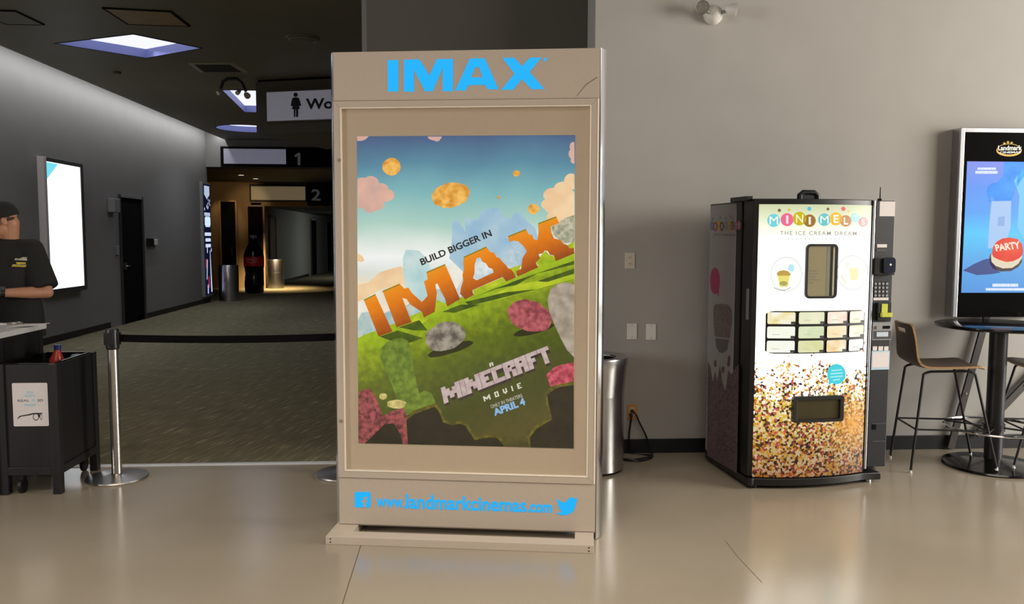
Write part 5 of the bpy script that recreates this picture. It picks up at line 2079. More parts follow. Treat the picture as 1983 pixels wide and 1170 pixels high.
tc_ = Vector((3.70, 5.395, 0))
tb = thing('pub_table', 'tall round black pub table on a column with a chrome foot ring', 'table', tc_)
mb = MB()
mb.lathe([(0.0, 0.960), (0.36, 0.960), (0.392, 0.966), (0.40, 0.976), (0.398, 0.986), (0.388, 0.990), (0.0, 0.990)], (0, 0, 0), 'black_gloss', 64)
mb.build('tabletop', tb)
mb = MB()
mb.lathe([(0.057, 0.02), (0.057, 0.93), (0.10, 0.945), (0.14, 0.960)], (0, 0, 0), 'black', 32, cap1=True)
mb.build('column', tb)
mb = MB()
mb.lathe([(0.0, 0.0), (0.31, 0.0), (0.318, 0.008), (0.312, 0.018), (0.20, 0.036), (0.09, 0.052), (0.058, 0.058)], (0, 0, 0), 'black_gloss', 64, cap1=False)
mb.build('base', tb)
mb = MB()
mb.tube(arc((0, 0, 0.275), 0.315, 0, 2 * pi, 48, (1, 0, 0), (0, 1, 0))[:-1], 0.010, 'chrome', 10, closed=True)
fr = mb.build('foot_ring', tb)
mb = MB()
mb.lathe([(0.058, 0.25), (0.066, 0.25), (0.066, 0.30), (0.058, 0.30)], (0, 0, 0), 'black', 32)
for k in range(4):
    a = pi / 4 + k * pi / 2
    mb.bar((0.05 * cos(a), 0.05 * sin(a), 0.275), (0.31 * cos(a), 0.31 * sin(a), 0.275), 0.03, 0.008, 'black')
mb.build('ring_bracket', fr)

# digital display on the wall behind the table
yd0 = YB - 0.10
fd = Frame((0, yd0, 0), 0)
don = lambda x, y, k=0.0: fd.on(x, y, -k)
p0 = don(1852.5, 430)
dx0 = p0.x
ztop = don(1920, 248).z
scr0 = don(1867, 440).x
scr1 = scr0 + 0.56
dx1 = scr1 + (scr0 - dx0)
sz1, sz0 = don(1925, 313).z, don(1925, 567).z
dz0 = 1.0
dd = thing('digital_display', 'upright digital display with a blue advert behind the pub table, in a silver frame', 'display', (0, yd0, 0))
mb = MB()
mb.box(dx0, dx1, 0.008, 0.098, dz0, ztop, 'alu')
for a in ((dx0, dx0 + 0.032, dz0, ztop), (dx1 - 0.032, dx1, dz0, ztop), (dx0 + 0.032, dx1 - 0.032, ztop - 0.032, ztop)):
    mb.box(a[0], a[1], -0.004, 0.008, a[2], a[3], 'alu')
mb.build('display_frame', dd, smooth=False, bevel=0.003)
mb = MB()
mb.box(dx0 + 0.032, dx1 - 0.032, 0.0, 0.0078, dz0, ztop - 0.032, 'glass_dark')
bz_ = mb.build('bezel_glass', dd, smooth=False)
# emblem above the screen
f = lambda x, y: don(x, y, 0.0012)
g = lambda x, y: don(x, y, 0.0020)
gold = lit('emblem_gold', (246, 196, 84), 1.0)
whit = lit('emblem_white', (250, 246, 232), 1.0)
mb = MB()
cx, cy = 1954, 291.5
n = 30
outer = [(cx + 24.5 * cos(t) + 0.0, cy + 11.5 * sin(t)) for t in [radians(-25 + 225 * i / n) for i in range(n + 1)]]
inner = [(cx + 22.5 * cos(t), cy - 1.5 + 9.2 * sin(t)) for t in [radians(-25 + 225 * i / n) for i in range(n + 1)]]
for i in range(n):
    put_poly(mb, [outer[i], outer[i + 1], inner[i + 1], inner[i]], f, gold)
up_o = [(cx + 24.0 * cos(t), cy - 1 + 12.2 * sin(t)) for t in [radians(195 + 140 * i / 16) for i in range(17)]]
up_i = [(cx + 23 * cos(t), cy - 1 + 11.2 * sin(t)) for t in [radians(195 + 140 * i / 16) for i in range(17)]]
for i in range(16):
    put_poly(mb, [up_o[i], up_o[i + 1], up_i[i + 1], up_i[i]], f, gold)
for sx, sy in ((1945, 278), (1952, 275.5), (1959, 277)):
    pts = []
    for i in range(10):
        a = radians(-90 + 36 * i)
        r = 3.4 if i % 2 == 0 else 1.4
        pts.append((sx + r * cos(a), sy + r * sin(a)))
    put_poly(mb, pts, f, gold)
put_text(mb, 'Landmark', [(1933, 291.5), (1979, 291), (1979, 281.5), (1933, 282)], g, whit, bold=0.03)
put_text(mb, 'CINEMAS', [(1936, 297.5), (1977, 296.5), (1977, 292.7), (1936, 293.3)], g, whit, bold=0.03)
mb.build('emblem', bz_, smooth=False, recalc=False)
# advert
mb = MB()
ad = lit_noise('advert_blue', (88, 150, 246), (0, 0, 0), 2.5, 1.0, (0, 0, 1), sz0, sz1, [
    (0.0, (84, 150, 222)), (0.22, (92, 168, 232)), (0.45, (88, 200, 250)), (0.62, (90, 164, 246)), (0.8, (96, 152, 244)), (1.0, (128, 146, 238))], amt=0.12)
mb.face([(scr0, -0.0006, sz0), (scr1, -0.0006, sz0), (scr1, -0.0006, sz1), (scr0, -0.0006, sz1)], ad)
f = lambda x, y: don(x, y, 0.0010)
g = lambda x, y: don(x, y, 0.0014)
h = lambda x, y: don(x, y, 0.0018)
k5 = lambda x, y: don(x, y, 0.0022)
k6 = lambda x, y: don(x, y, 0.0026)
put_poly(mb, [(1944, 313.5), (1944, 330), (1942, 342), (1936, 349), (1930, 354), (1921, 355), (1914, 360), (1911, 368), (1912, 378), (1915, 390), (1918, 393), (1917, 384), (1921, 380), (1930, 392),
              (1944, 398), (1956, 396), (1962, 380), (1966, 366), (1976, 352), (1986, 336), (1992, 313.5)], f, lit_noise('advert_hand_blue', (40, 136, 240), (62, 160, 250), 8, 1.0))
put_poly(mb, [(1974, 380), (1964, 350), (1976, 330), (1990, 320), (2010, 330), (2020, 380), (2010, 430), (1986, 470), (1970, 440)], f, lit('advert_light_blue', (120, 200, 252), 1.0))
put_poly(mb, [(1920, 390), (1958, 389), (1957, 440), (1950, 465), (1928, 480), (1913, 481), (1916, 430)], g, lit('advert_pale_panel', (168, 200, 240), 1.0))
put_poly(mb, [(1933, 420), (1946, 419), (1945, 438), (1932, 438)], h, lit('advert_panel_mark', (140, 176, 226), 1.0))
put_poly(mb, [(1864.5, 524), (1885, 512), (1905, 503), (1918, 500), (1930, 522), (1938, 528), (1920, 531), (1892, 533)], g, lit('advert_shadow', (62, 78, 138), 1.0))
put_poly(mb, [(1916, 499), (1917, 512), (1924, 521), (1938, 526), (1958, 525), (1972, 517), (1979, 507), (1979, 494), (1918, 492)], g, lit('advert_rim_dark', (70, 56, 60), 1.0))
put_poly(mb, [(1919, 495), (1920, 507), (1928, 515), (1942, 520), (1960, 519), (1972, 511), (1979, 500), (1979, 490), (1922, 488)], h, lit('advert_rim_cream', (226, 212, 184), 1.0))
put_poly(mb, [(1921, 492), (1923, 478), (1930, 468), (1941, 462), (1956, 460), (1970, 463), (1979, 472), (1981, 484), (1980, 494), (1974, 500), (1962, 506), (1948, 507.5), (1934, 503), (1924, 498)], k5, lit_noise('advert_red', (222, 30, 14), (236, 80, 50), 5, 1.0))
put_text(mb, 'PARTY', [(1929, 487), (1977, 481), (1974, 467), (1926, 474)], k6, lit('advert_cream_letters', (255, 226, 204), 1.0), bold=0.04)
wt = lit('advert_white', (236, 244, 255), 1.0)
for x0_, x1_, y0_, y1_ in ((1893, 1929, 324.5, 329), (1889, 1932, 331, 336.5), (1922, 1972, 549.5, 555.5), (1909, 2000, 558, 563)):
    x = x0_
    rr = random.Random(int(x0_ + y0_))
    while x < x1_:
        w_ = rr.uniform(1.6, 3.2)
        put_poly(mb, [(x, y1_), (min(x + w_, x1_), y1_), (min(x + w_, x1_), y0_), (x, y0_)], g, wt)
        x += w_ + 0.55
mb.build('screen_picture', dd, smooth=False, recalc=False)
# flat stand legs below the display, slanting to the floor
for a, b in (((1903, 640), (1842, 862)), ((2016, 712), (1890, 843))):
    p, q = onY(*a, YB - 0.035), onY(*b, YB - 0.035)
    d = (q - p).normalized()
    q = p + d * ((0.0 - p.z) / d.z) if a[0] < 1950 else q
    if a[0] < 1950:
        q = q - d * 0.01
    p = p - d * ((1.02 - p.z) / -d.z) if False else p + d * ((1.0 - p.z) / d.z)
    mb = MB()
    mb.bar((p.x, p.y - yd0, p.z), (q.x, q.y - yd0, q.z), 0.052, 0.018, mat('stand_leg_brown', (62, 56, 52), 0.5, noise=(10, 0.1)), up=(0, 1, 0))
    lg = mb.build('stand_leg', dd, smooth=False, bevel=0.002)
    for fr_ in (0.58,):
        m_ = p.lerp(q, fr_)
        mb = MB()
        mb.cyl((m_.x, m_.y - yd0 - 0.009, m_.z), (m_.x, m_.y - yd0 - 0.013, m_.z), 0.008, 'steel_h', 10)
        mb.build('screw', lg)

# ================================================================== counter, recycling cart, stanchions
cx_r, cy_f = -2.785, 5.085           # counter's front right corner
ct = thing('counter', 'black service counter with a white top at the left edge of the photo', 'counter', (cx_r, cy_f, 0))
CT = 0.985
mb = MB()
mb.box(-1.5, -0.0, 0.0, 0.62, 0.07, CT - 0.035, 'black_wood')
mb.build('cabinet', ct, smooth=False, bevel=0.003)
for x in (-0.045, -1.5):
    for y in (-0.006, 0.58):
        mb = MB()
        mb.box(x, x + 0.045 + (0.006 if x > -1 else 0), y, y + 0.045, 0, CT - 0.036, 'black_wood')
        mb.build('corner_post', ct, smooth=False, bevel=0.003)
mb = MB()
mb.box(-1.53, 0.025, -0.025, 0.64, CT - 0.035, CT, mat('white_laminate', (206, 204, 202), 0.3, noise=(12, 0.02)))
mb.build('countertop', ct, smooth=False, bevel=0.003)
mb = MB()
mb.box(0.0005, 0.004, 0.15, 0.26, 0.80, 0.92, 'black')
mb.build('side_plate', ct, smooth=False)
# scissors lying on the counter
sx, sy = G(12, 628, CT).x, G(12, 628, CT).y
sc_ = thing('scissors', 'steel scissors with ring handles lying on the white countertop', 'scissors', (sx, sy, CT))
for s, px in ((1, 0.0), (-1, 0.0)):
    mb = MB()
    mb.bar((-0.13, -0.010 * s, 0.006 + 0.003 * s), (0.01, 0.004 * s, 0.006 + 0.003 * s), 0.014, 0.003, 'steel_h')
    mb.tube([(0.0, 0.003 * s, 0.007), (0.03, 0.012 * s, 0.008), (0.045, 0.02 * s, 0.008)], 0.004, 'steel_h', 8)
    mb.tube(arc((0.066, 0.027 * s, 0.008), 0.022, 0, 2 * pi, 20, (1, 0, 0), (0, 1, 0))[:-1], 0.005, 'steel_h', 8, closed=True)
    mb.build('blade', sc_)
# paper sheet overhanging the counter corner
mb = MB()
pp_ = [(0.0, 0.0), (0.21, 0.02), (0.20, 0.15), (-0.01, 0.13)]
q0 = G(72, 632, CT + 0.002)
a_, b_ = [], []
for x, y in pp_:
    zz = CT + 0.0012 + (0.012 if x > 0.1 else 0)
    a_.append((q0.x - 0.16 + x, q0.y - 0.06 + y, zz))
    b_.append((q0.x - 0.16 + x, q0.y - 0.06 + y, zz + 0.0012))
va_ = [mb.bm.verts.new(p) for p in a_]
vb2 = [mb.bm.verts.new(p) for p in b_]
k = mb.mi('paper')
mb.bm.faces.new(va_[::-1])
mb.bm.faces.new(vb2)
for i in range(4):
    mb.bm.faces.new((va_[i], va_[(i + 1) % 4], vb2[(i + 1) % 4], vb2[i]))
tag(mb.build('paper_sheet', smooth=False), 'white paper sheet poking over the right corner of the countertop', 'paper')

# recycling cart
ka = G(18, 958)
kb = G(118, 956)
cw, cd, chh = 0.36, 0.56, 0.80
cartO = Vector((cx_r + 0.012, 5.10, 0))
cart = thing('recycling_cart', 'black open-topped recycling cart with a glasses notice, right of the counter', 'cart', cartO)
t = 0.05
zb0 = 0.13
posts = [(0.0, 0.0), (cw - t, 0.0), (0.0, cd - t), (cw - t, cd - t)]
for x, y in posts:
    mb = MB()
    mb.box(x, x + t, y, y + t, 0.0, chh, 'black_wood')
    mb.build('corner_post', cart, smooth=False, bevel=0.003)
for nm, a in (('front_panel', (t, cw - t, 0.012, 0.026, zb0, chh - 0.004)), ('rear_panel', (t, cw - t, cd - 0.026, cd - 0.012, zb0, chh - 0.004)),
              ('side_panel', (cw - 0.026, cw - 0.012, t, cd - t, zb0, chh - 0.004)), ('side_panel', (0.012, 0.026, t, cd - t, zb0, chh - 0.004))):
    mb = MB()
    mb.box(*a, 'black_wood')
    mb.build(nm, cart, smooth=False, bevel=0.002)
for a in ((t, cw - t, 0.002, t - 0.01, zb0 - 0.01, zb0 + 0.04), (t, cw - t, cd - t + 0.01, cd - 0.002, zb0 - 0.01, zb0 + 0.04), (cw - t + 0.01, cw - 0.002, t, cd - t, zb0 - 0.01, zb0 + 0.04)):
    mb = MB()
    mb.box(*a, 'black_wood')
    mb.build('bottom_rail', cart, smooth=False, bevel=0.003)
mb = MB()
mb.box(0.03, cw - 0.03, 0.03, cd - 0.03, 0.55, 0.56, 'black_matt')
mb.build('inner_floor', cart, smooth=False)
mb = MB()
lw = 0.012
for a in ((t, cw - t, 0.026, 0.033, chh - 0.03, chh + 0.003), (t, cw - t, cd - 0.033, cd - 0.026, chh - 0.03, chh + 0.003), (cw - 0.034, cw - 0.027, 0.033, cd - 0.033, chh - 0.03, chh + 0.004), (0.027, 0.034, 0.033, cd - 0.033, chh - 0.03, chh + 0.003)):
    mb.box(*a, 'black_gloss')
mb.build('liner_rim', cart, smooth=False, bevel=0.0015)
fc = Frame(cartO, 0)
on_c = lambda x, y, k=0.0: fc.on(x, y, 0.012 - k)
mb = MB()
a, b = on_c(25, 742), on_c(94, 825)
lft, rgt = on_c(25, 780).x, on_c(93.5, 780).x
lft = max(lft, t + 0.003)
rgt = min(rgt, cw - t - 0.004)
mb.prism(rrect(lft, rgt, b.z, a.z, 0.008), 0.009, 0.0118, 'paper')
nt_ = mb.build('glasses_notice', cart, smooth=False)
mb = MB()
Xn = lambda s: lft + (rgt - lft) * s
Zn = lambda s: b.z + (a.z - b.z) * s
nf_ = lambda s, q: Vector((Xn(s), 0.0086, Zn(q)))
for s_, q_, h_, w_, m_ in (('NOT', 0.76, 0.05, 0.20, 'ink_blue'), ('YOUR', 0.68, 0.05, 0.30, 'ink_blue'), ('GLASSES', 0.47, 0.05, 0.32, 'ink_blue')):
    # small pale lines of the notice that cannot be read are kept as plain bars
    for i in range(len(s_)):
        x0_ = 0.5 - w_ / 2 + w_ * i / len(s_)
        mb.face([nf_(x0_, q_), nf_(x0_ + w_ / len(s_) * 0.8, q_), nf_(x0_ + w_ / len(s_) * 0.8, q_ + h_), nf_(x0_, q_ + h_)], m_)
put_text(mb, 'REAL', [(0.14, 0.565), (0.48, 0.57), (0.48, 0.625), (0.14, 0.62)], nf_, 'ink_grey', bold=0.02)
put_text(mb, '3D', [(0.70, 0.565), (0.86, 0.57), (0.86, 0.63), (0.70, 0.625)], nf_, 'ink_grey', bold=0.03)
mb.face([nf_(0.54, 0.57), nf_(0.64, 0.57), nf_(0.64, 0.625), nf_(0.54, 0.625)], 'ink_blue')
# glasses drawing
mb.face([nf_(0.10, 0.17), nf_(0.12, 0.17), nf_(0.22, 0.225), nf_(0.48, 0.255), nf_(0.56, 0.275), nf_(0.82, 0.285), nf_(0.83, 0.31), nf_(0.56, 0.305), nf_(0.40, 0.275), nf_(0.18, 0.245)], 'ink')
for cx, rx, rz_ in ((0.64, 0.085, 0.085), (0.79, 0.035, 0.07)):
    n_ = 20
    for i in range(n_):
        a0, a1 = 2 * pi * i / n_, 2 * pi * (i + 1) / n_
        P4 = [nf_(cx + rx * k_ * cos(a_), 0.215 + rz_ * k_ * sin(a_)) for k_, a_ in ((1, a0), (1, a1), (0.78, a1), (0.78, a0))]
        mb.face(P4, 'ink')
mb.face([nf_(0.715, 0.20), nf_(0.76, 0.20), nf_(0.76, 0.28), nf_(0.70, 0.28)], 'ink')
mb.build('notice_print', nt_, smooth=False, recalc=False)
for x, y in ((0.10, 0.03), (cw - 0.1, cd - 0.06)):
    mb = MB()
    mb.cyl((x, y + 0.02, 0.045), (x + 0.02, y + 0.02, 0.045), 0.045, 'black', 16)
    mb.box(x - 0.005, x + 0.025, y, y + 0.04, 0.05, zb0 - 0.01, 'black')
    mb.build('caster', cart)


def bottle(name, label, loc, tilt, s, body, cap_c):
    t = thing(name, label, 'bottle', loc)
    t.rotation_euler = tilt
    mb = MB()
    mb.lathe([(0.0, 0.0), (0.030 * s, 0.002), (0.034 * s, 0.012), (0.034 * s, 0.11 * s), (0.031 * s, 0.125 * s), (0.034 * s, 0.14 * s), (0.032 * s, 0.16 * s), (0.016 * s, 0.195 * s), (0.013 * s, 0.21 * s)], (0, 0, 0), body, 24)
    mb.build('bottle_body', t)
    mb = MB()
    mb.lathe([(0.0345 * s, 0.05 * s), (0.0345 * s, 0.10 * s)], (0, 0, 0), 'peach_label', 24, cap0=False, cap1=False)
    mb.build('bottle_label', t)
    mb = MB()
    mb.lathe([(0.015 * s, 0.205 * s), (0.016 * s, 0.228 * s), (0.0, 0.229 * s)], (0, 0, 0), cap_c, 18, cap0=True)
    mb.build('cap', t)
    return t


M['red_plastic'] = mat('red_drink', (176, 52, 40), 0.25, noise=(20, 0.1))
M['peach_label'] = mat('peach_label', (206, 160, 130), 0.5, noise=(30, 0.1))
M['blue_plastic'] = mat('blue_cap', (40, 52, 120), 0.4, noise=(30, 0.05))
M['pale_blue'] = mat('pale_blue_plastic', (120, 150, 172), 0.35, noise=(30, 0.1))
bp = fc.on(109, 690, 0.32)
bottle('drink_bottle', 'red drink bottle with a blue cap standing in the recycling cart', (cartO.x + bp.x - 0.03, cartO.y + 0.36, 0.563), (0, radians(4), 0), 1.36, 'red_plastic', 'blue_plastic')
bp = fc.on(135, 702, 0.40)
t = thing('drink_cup', 'pale blue rounded container lying in the recycling cart right of the red bottle', 'container', (cartO.x + 0.280, cartO.y + 0.45, 0.562))
mb = MB()
mb.lathe([(0.0, 0.0), (0.030, 0.0), (0.040, 0.19), (0.043, 0.212), (0.040, 0.218), (0.030, 0.234), (0.0, 0.240)], (0, 0, 0), 'pale_blue', 24)
mb.build('cup_body', t)


def stanchion(label, loc):
    t = thing('stanchion', label, 'stanchion', loc, 0, 'belt stanchions at the corridor entrance')
    mb = MB()
    mb.lathe([(0.0, 0.0), (0.188, 0.0), (0.192, 0.006), (0.188, 0.014), (0.10, 0.024), (0.045, 0.030), (0.033, 0.034)], (0, 0, 0), 'steel_h', 56, cap1=False)
    mb.build('base', t)
    mb = MB()
    mb.lathe([(0.0315, 0.028), (0.0315, 0.845)], (0, 0, 0), 'steel_h', 32)
    mb.build('post', t)
    mb = MB()
    mb.lathe([(0.034, 0.845), (0.040, 0.852), (0.040, 0.965), (0.036, 0.978), (0.0, 0.980)], (0, 0, 0), 'black', 28)
    mb.box(-0.022, 0.022, -0.046, 0.046, 0.875, 0.955, 'black')
    mb.box(-0.046, 0.046, -0.022, 0.022, 0.875, 0.955, 'black')
    mb.build('belt_head', t, bevel=0.002)
    return t


sp_ = G(227, 926)
sA = stanchion('brushed steel stanchion with a black belt head, right of the recycling cart', (sp_.x, sp_.y, 0))
sq_ = G(668, 920)
sB = stanchion('second belt stanchion, mostly hidden behind the tall poster sign with only its base showing', (sq_.x, sq_.y + 0.02, 0))
mb = MB()
dxy = Vector((sq_.x - sp_.x, sq_.y + 0.02 - sp_.y, 0))
n = 24
for i in range(n):
    pass
rows = []
for i in range(n + 1):
    s = i / n
    p = dxy.normalized() * 0.044 + (dxy - dxy.normalized() * 0.093) * s
    sag = -0.012 * 4 * s * (1 - s)
    rows.append(((p.x, p.y, 0.893 + sag), (p.x, p.y, 0.941 + sag)))
k = mb.mi('black_matt')
front = [[mb.bm.verts.new(Vector(q) + Vector((0, -0.001, 0))) for q in r] for r in rows]
back = [[mb.bm.verts.new(Vector(q) + Vector((0, 0.001, 0))) for q in r] for r in rows]
for i in range(n):
    for a, b in (((front[i][0], front[i + 1][0], front[i + 1][1], front[i][1]), 0), ((back[i][1], back[i + 1][1], back[i + 1][0], back[i][0]), 0),
                 ((front[i][1], front[i + 1][1], back[i + 1][1], back[i][1]), 0), ((back[i][0], back[i + 1][0], front[i + 1][0], front[i][0]), 0)):
        mb.bm.faces.new(a).material_index = k
mb.build('belt', sA)

# ================================================================== bins and bottle cooler down the corridor
for label, px, py, r, h, m_ in (('brushed steel cylinder bin at the end of the dark wall, left of the bottle-shaped cooler', 444, 583, 0.235, 0.88, 'steel'),
                                ('bin standing in golden light right of the bottle-shaped cooler', 534, 558.5, 0.25, 0.88, 'steel')):
    p = G(px, py)
    t = thing('cylinder_bin', label, 'bin', (p.x, p.y, 0), 0, 'steel cylinder bins in the corridor')
    mb = MB()
    mb.lathe([(r, 0.0), (r, h * 0.55), (r * 0.99, h * 0.553), (r * 0.99, h * 0.562), (r, h * 0.565), (r, h - 0.02), (r - 0.01, h), (r * 0.62, h)], (0, 0, 0), m_, 40, cap0=True, cap1=False)
    mb.build('bin_body', t)
    mb = MB()
    mb.lathe([(0.0, h - 0.12), (r * 0.62, h - 0.12), (r * 0.62, h - 0.001)], (0, 0, 0), 'black_matt', 32, cap0=False, cap1=False)
    mb.build('liner', t)

p = G(493, 567)
bt = thing('bottle_cooler', 'black bottle-shaped drinks cooler with a red label band between the corridor bins', 'cooler', (p.x, p.y, 0))
mb = MB()
prof = [(0.0, 0.0), (0.24, 0.0), (0.255, 0.03), (0.265, 0.25), (0.25, 0.45), (0.235, 0.55), (0.245, 0.65), (0.272, 0.74), (0.275, 0.75), (0.275, 1.02), (0.272, 1.03), (0.262, 1.10), (0.225, 1.22), (0.165, 1.33),
        (0.115, 1.42), (0.092, 1.50), (0.088, 1.53)]
mb.lathe(prof, (0, 0, 0), mat('bottle_black', (22, 16, 14), 0.12, noise=(8, 0.15)), 40)
mb.build('bottle_body', bt)
mb = MB()
mb.lathe([(0.2765, 0.755), (0.2765, 1.015)], (0, 0, 0), mat('label_red', (214, 26, 30), 0.4, noise=(10, 0.06)), 40, cap0=False, cap1=False)
bl_ = mb.build('label_band', bt)
# wave and script strokes on the label
mb = MB()
wl_ = mat('label_white', (206, 150, 150), 0.5, noise=(20, 0.05))
a0 = -pi / 2 - 0.30
for z0_, thick, ph in ((0.92, 0.022, 0.0), (0.86, 0.018, 1.3), (0.955, 0.012, 2.2)):
    prev = None
    for i in range(17):
        s = i / 16
        an = a0 - 0.55 + 1.1 * s + 0.3
        zc_ = z0_ + 0.014 * sin(ph + s * 7)
        cur = [Vector((0.2785 * cos(an), 0.2785 * sin(an), zc_ - thick / 2)), Vector((0.2785 * cos(an), 0.2785 * sin(an), zc_ + thick / 2))]
        if prev:
            mb.face([prev[0], cur[0], cur[1], prev[1]], wl_)
        prev = cur
mb.build('label_script', bl_, recalc=False)
mb = MB()
mb.lathe([(0.095, 1.53), (0.10, 1.54), (0.10, 1.60), (0.092, 1.615), (0.0, 1.618)], (0, 0, 0), mat('cap_pale', (150, 146, 140), 0.35, noise=(20, 0.05)), 30)
mb.build('cap', bt)

# ================================================================== the person behind the counter
S_ = FPX
pc_ = CP + (RC @ Vector(((8 - W / 2) / FPX, 0, -1))) * 5.85
person = thing('person', 'person in black cap and dark T-shirt behind the counter, head bowed', 'person', (pc_.x, pc_.y, 0), radians(-6))
skin = mat('skin', (182, 130, 102), 0.5, noise=(30, 0.06))
cloth = mat('dark_tshirt', (24, 23, 20), 0.85, noise=(40, 0.15))
trous = mat('dark_trousers', (20, 20, 22), 0.85, noise=(40, 0.15))
V = Vector
# x = image right, y away from the camera, z up
hipz = 0.96
sh_l, sh_r = V((0.205, 0.02, 1.475)), V((-0.205, 0.0, 1.475))
el_l, el_r = V((0.335, -0.03, 1.175)), V((-0.33, -0.05, 1.18))
wr_l, wr_r = V((0.125, -0.245, 1.185)), V((-0.14, -0.27, 1.16))
hd_l, hd_r = V((0.045, -0.30, 1.185)), V((-0.055, -0.315, 1.165))
neck = V((0.062, 0.0, 1.50))
head = V((0.045, -0.05, 1.675))
fd_ = V((-0.80, -0.50, -0.34)).normalized()       # where the face looks
hu = (V((0, 0, 1)) - fd_ * fd_.z).normalized()
hs = fd_.cross(hu).normalized()
HM = Matrix((hs, fd_, hu)).transposed()            # head axes: x side, y forward, z up
hp_ = lambda x, y, z: head + HM @ V((x, y, z))

mb = MB()
sk = skin
# trunk, neck
mb.limb([(0, 0, 0.93), (0, 0.0, 1.10), (0, 0.0, 1.28), (0, 0.01, 1.42)], [0.135, 0.125, 0.145, 0.13], sk, 18)
mb.limb([sh_l + V((-0.05, 0, -0.035)), sh_r + V((0.05, 0, -0.035))], [0.06, 0.06], sk)
mb.limb([(0.03, 0.02, 1.42), neck, hp_(0, -0.04, -0.03)], [0.066, 0.054, 0.058], sk)
# legs
for s in (-1, 1):
    mb.limb([(0.09 * s, 0, 0.93), (0.10 * s, -0.01, 0.72), (0.10 * s, -0.015, 0.50), (0.10 * s, 0.01, 0.40), (0.10 * s, 0.03, 0.10)], [0.095, 0.082, 0.06, 0.058, 0.04], sk)
    mb.limb([(0.10 * s, 0.04, 0.05), (0.11 * s, -0.13, 0.035)], [0.04, 0.03], sk)
# arms
for sh, el, wr in ((sh_l, el_l, wr_l), (sh_r, el_r, wr_r)):
    mid = sh.lerp(el, 0.5)
    mb.limb([sh, mid, el], [0.058, 0.048, 0.040], sk)
    mb.limb([el, el.lerp(wr, 0.35), wr], [0.040, 0.042, 0.027], sk)
# head: skull, jaw, nose, ears, brow
mb.ball(hp_(0, -0.012, 0.035), (0.075, 0.093, 0.088), sk, HM, 24)
mb.ball(hp_(0, 0.022, -0.045), (0.058, 0.066, 0.066), sk, HM, 20)
mb.ball(hp_(0, 0.055, -0.092), (0.028, 0.026, 0.022), sk, HM, 14)
mb.limb([hp_(0, 0.082, 0.012), hp_(0, 0.098, -0.022), hp_(0, 0.106, -0.034)], [0.010, 0.012, 0.013], sk, 10)
for s in (-1, 1):
    mb.ball(hp_(0.012 * s, 0.092, -0.036), (0.010, 0.010, 0.009), sk, HM, 10)
    mb.ball(hp_(0.081 * s, -0.012, -0.008), (0.012, 0.021, 0.033), sk, HM, 12)
    mb.ball(hp_(0.034 * s, 0.066, -0.022), (0.024, 0.02, 0.024), sk, HM, 12)
    mb.ball(hp_(0.034 * s, 0.076, 0.030), (0.026, 0.012, 0.009), sk, HM, 12)
mb.ball(hp_(0, 0.082, -0.062), (0.024, 0.012, 0.008), sk, HM, 12)
mb.ball(hp_(0, 0.080, -0.074), (0.020, 0.012, 0.008), sk, HM, 12)


def hand(wr, c, side):
    """palm from the wrist towards c; five separate, unequal, bent fingers closing on the envelope"""
    d = (c - wr).normalized()
    nrm = V((0, 0, 1))
    nrm = (nrm - d * nrm.dot(d)).normalized()
    sd = d.cross(nrm) * side               # towards the little finger
    k0_ = wr + d * 0.085
    mb.limb([wr, wr + d * 0.03, k0_], [0.027, 0.030, 0.024], sk)
    mb.limb([wr + d * 0.035 + sd * 0.018, k0_ + sd * 0.026], [0.020, 0.014], sk)
    mb.limb([wr + d * 0.035 - sd * 0.018, k0_ - sd * 0.026], [0.020, 0.014], sk)
    for i, ln in enumerate((0.074, 0.084, 0.079, 0.062)):
        o_ = -0.030 + 0.020 * i
        b0_ = k0_ + sd * o_
        b1_ = b0_ + (d * 0.92 - nrm * 0.30).normalized() * ln * 0.46
        b2_ = b1_ + (d * 0.45 - nrm * 0.85).normalized() * ln * 0.32
        b3_ = b2_ + (-d * 0.10 - nrm * 1.0).normalized() * ln * 0.26
        mb.limb([b0_, b1_, b2_, b3_], [0.0098, 0.0088, 0.0080, 0.0068], sk, 10)
    t0_ = wr + d * 0.03 - sd * 0.026
    t1_ = t0_ + (d * 0.7 - sd * 0.65 - nrm * 0.2).normalized() * 0.036
    t2_ = t1_ + (d * 0.95 + sd * 0.05 - nrm * 0.35).normalized() * 0.034
    t3_ = t2_ + (d * 0.9 + sd * 0.25 - nrm * 0.4).normalized() * 0.022
    mb.limb([t0_, t1_, t2_, t3_], [0.015, 0.0115, 0.010, 0.008], sk, 10)


hand(wr_l, hd_l, 1)
hand(wr_r, hd_r, -1)
body = remeshed(mb, 'body', skin, 0.0052, 3, person)

# T-shirt: torso and sleeves as one surface over the body
mb = MB()
for z, rx, ry, x in ((0.88, 0.245, 0.155, 0.03), (1.0, 0.238, 0.152, 0.03), (1.12, 0.232, 0.15, 0.025), (1.25, 0.232, 0.152, 0.015), (1.36, 0.225, 0.148, 0.008), (1.44, 0.19, 0.115, 0.005), (1.485, 0.115, 0.085, 0.008)):
    pass
secs = [(0.86, 0.250, 0.160, 0.03), (1.0, 0.242, 0.156, 0.03), (1.12, 0.236, 0.154, 0.025), (1.25, 0.234, 0.155, 0.015), (1.36, 0.226, 0.148, 0.008), (1.44, 0.195, 0.118, 0.006), (1.50, 0.135, 0.094, 0.03), (1.535, 0.088, 0.080, 0.048), (1.548, 0.074, 0.072, 0.055)]
rows = [[(x + rx * cos(2 * pi * j / 36), ry * sin(2 * pi * j / 36), z) for j in range(36)] for z, rx, ry, x in secs]
vs_r = mb.grid(rows, cloth, closed_u=True)
mb.bm.faces.new(vs_r[0][::-1])
mb.bm.faces.new(vs_r[-1])
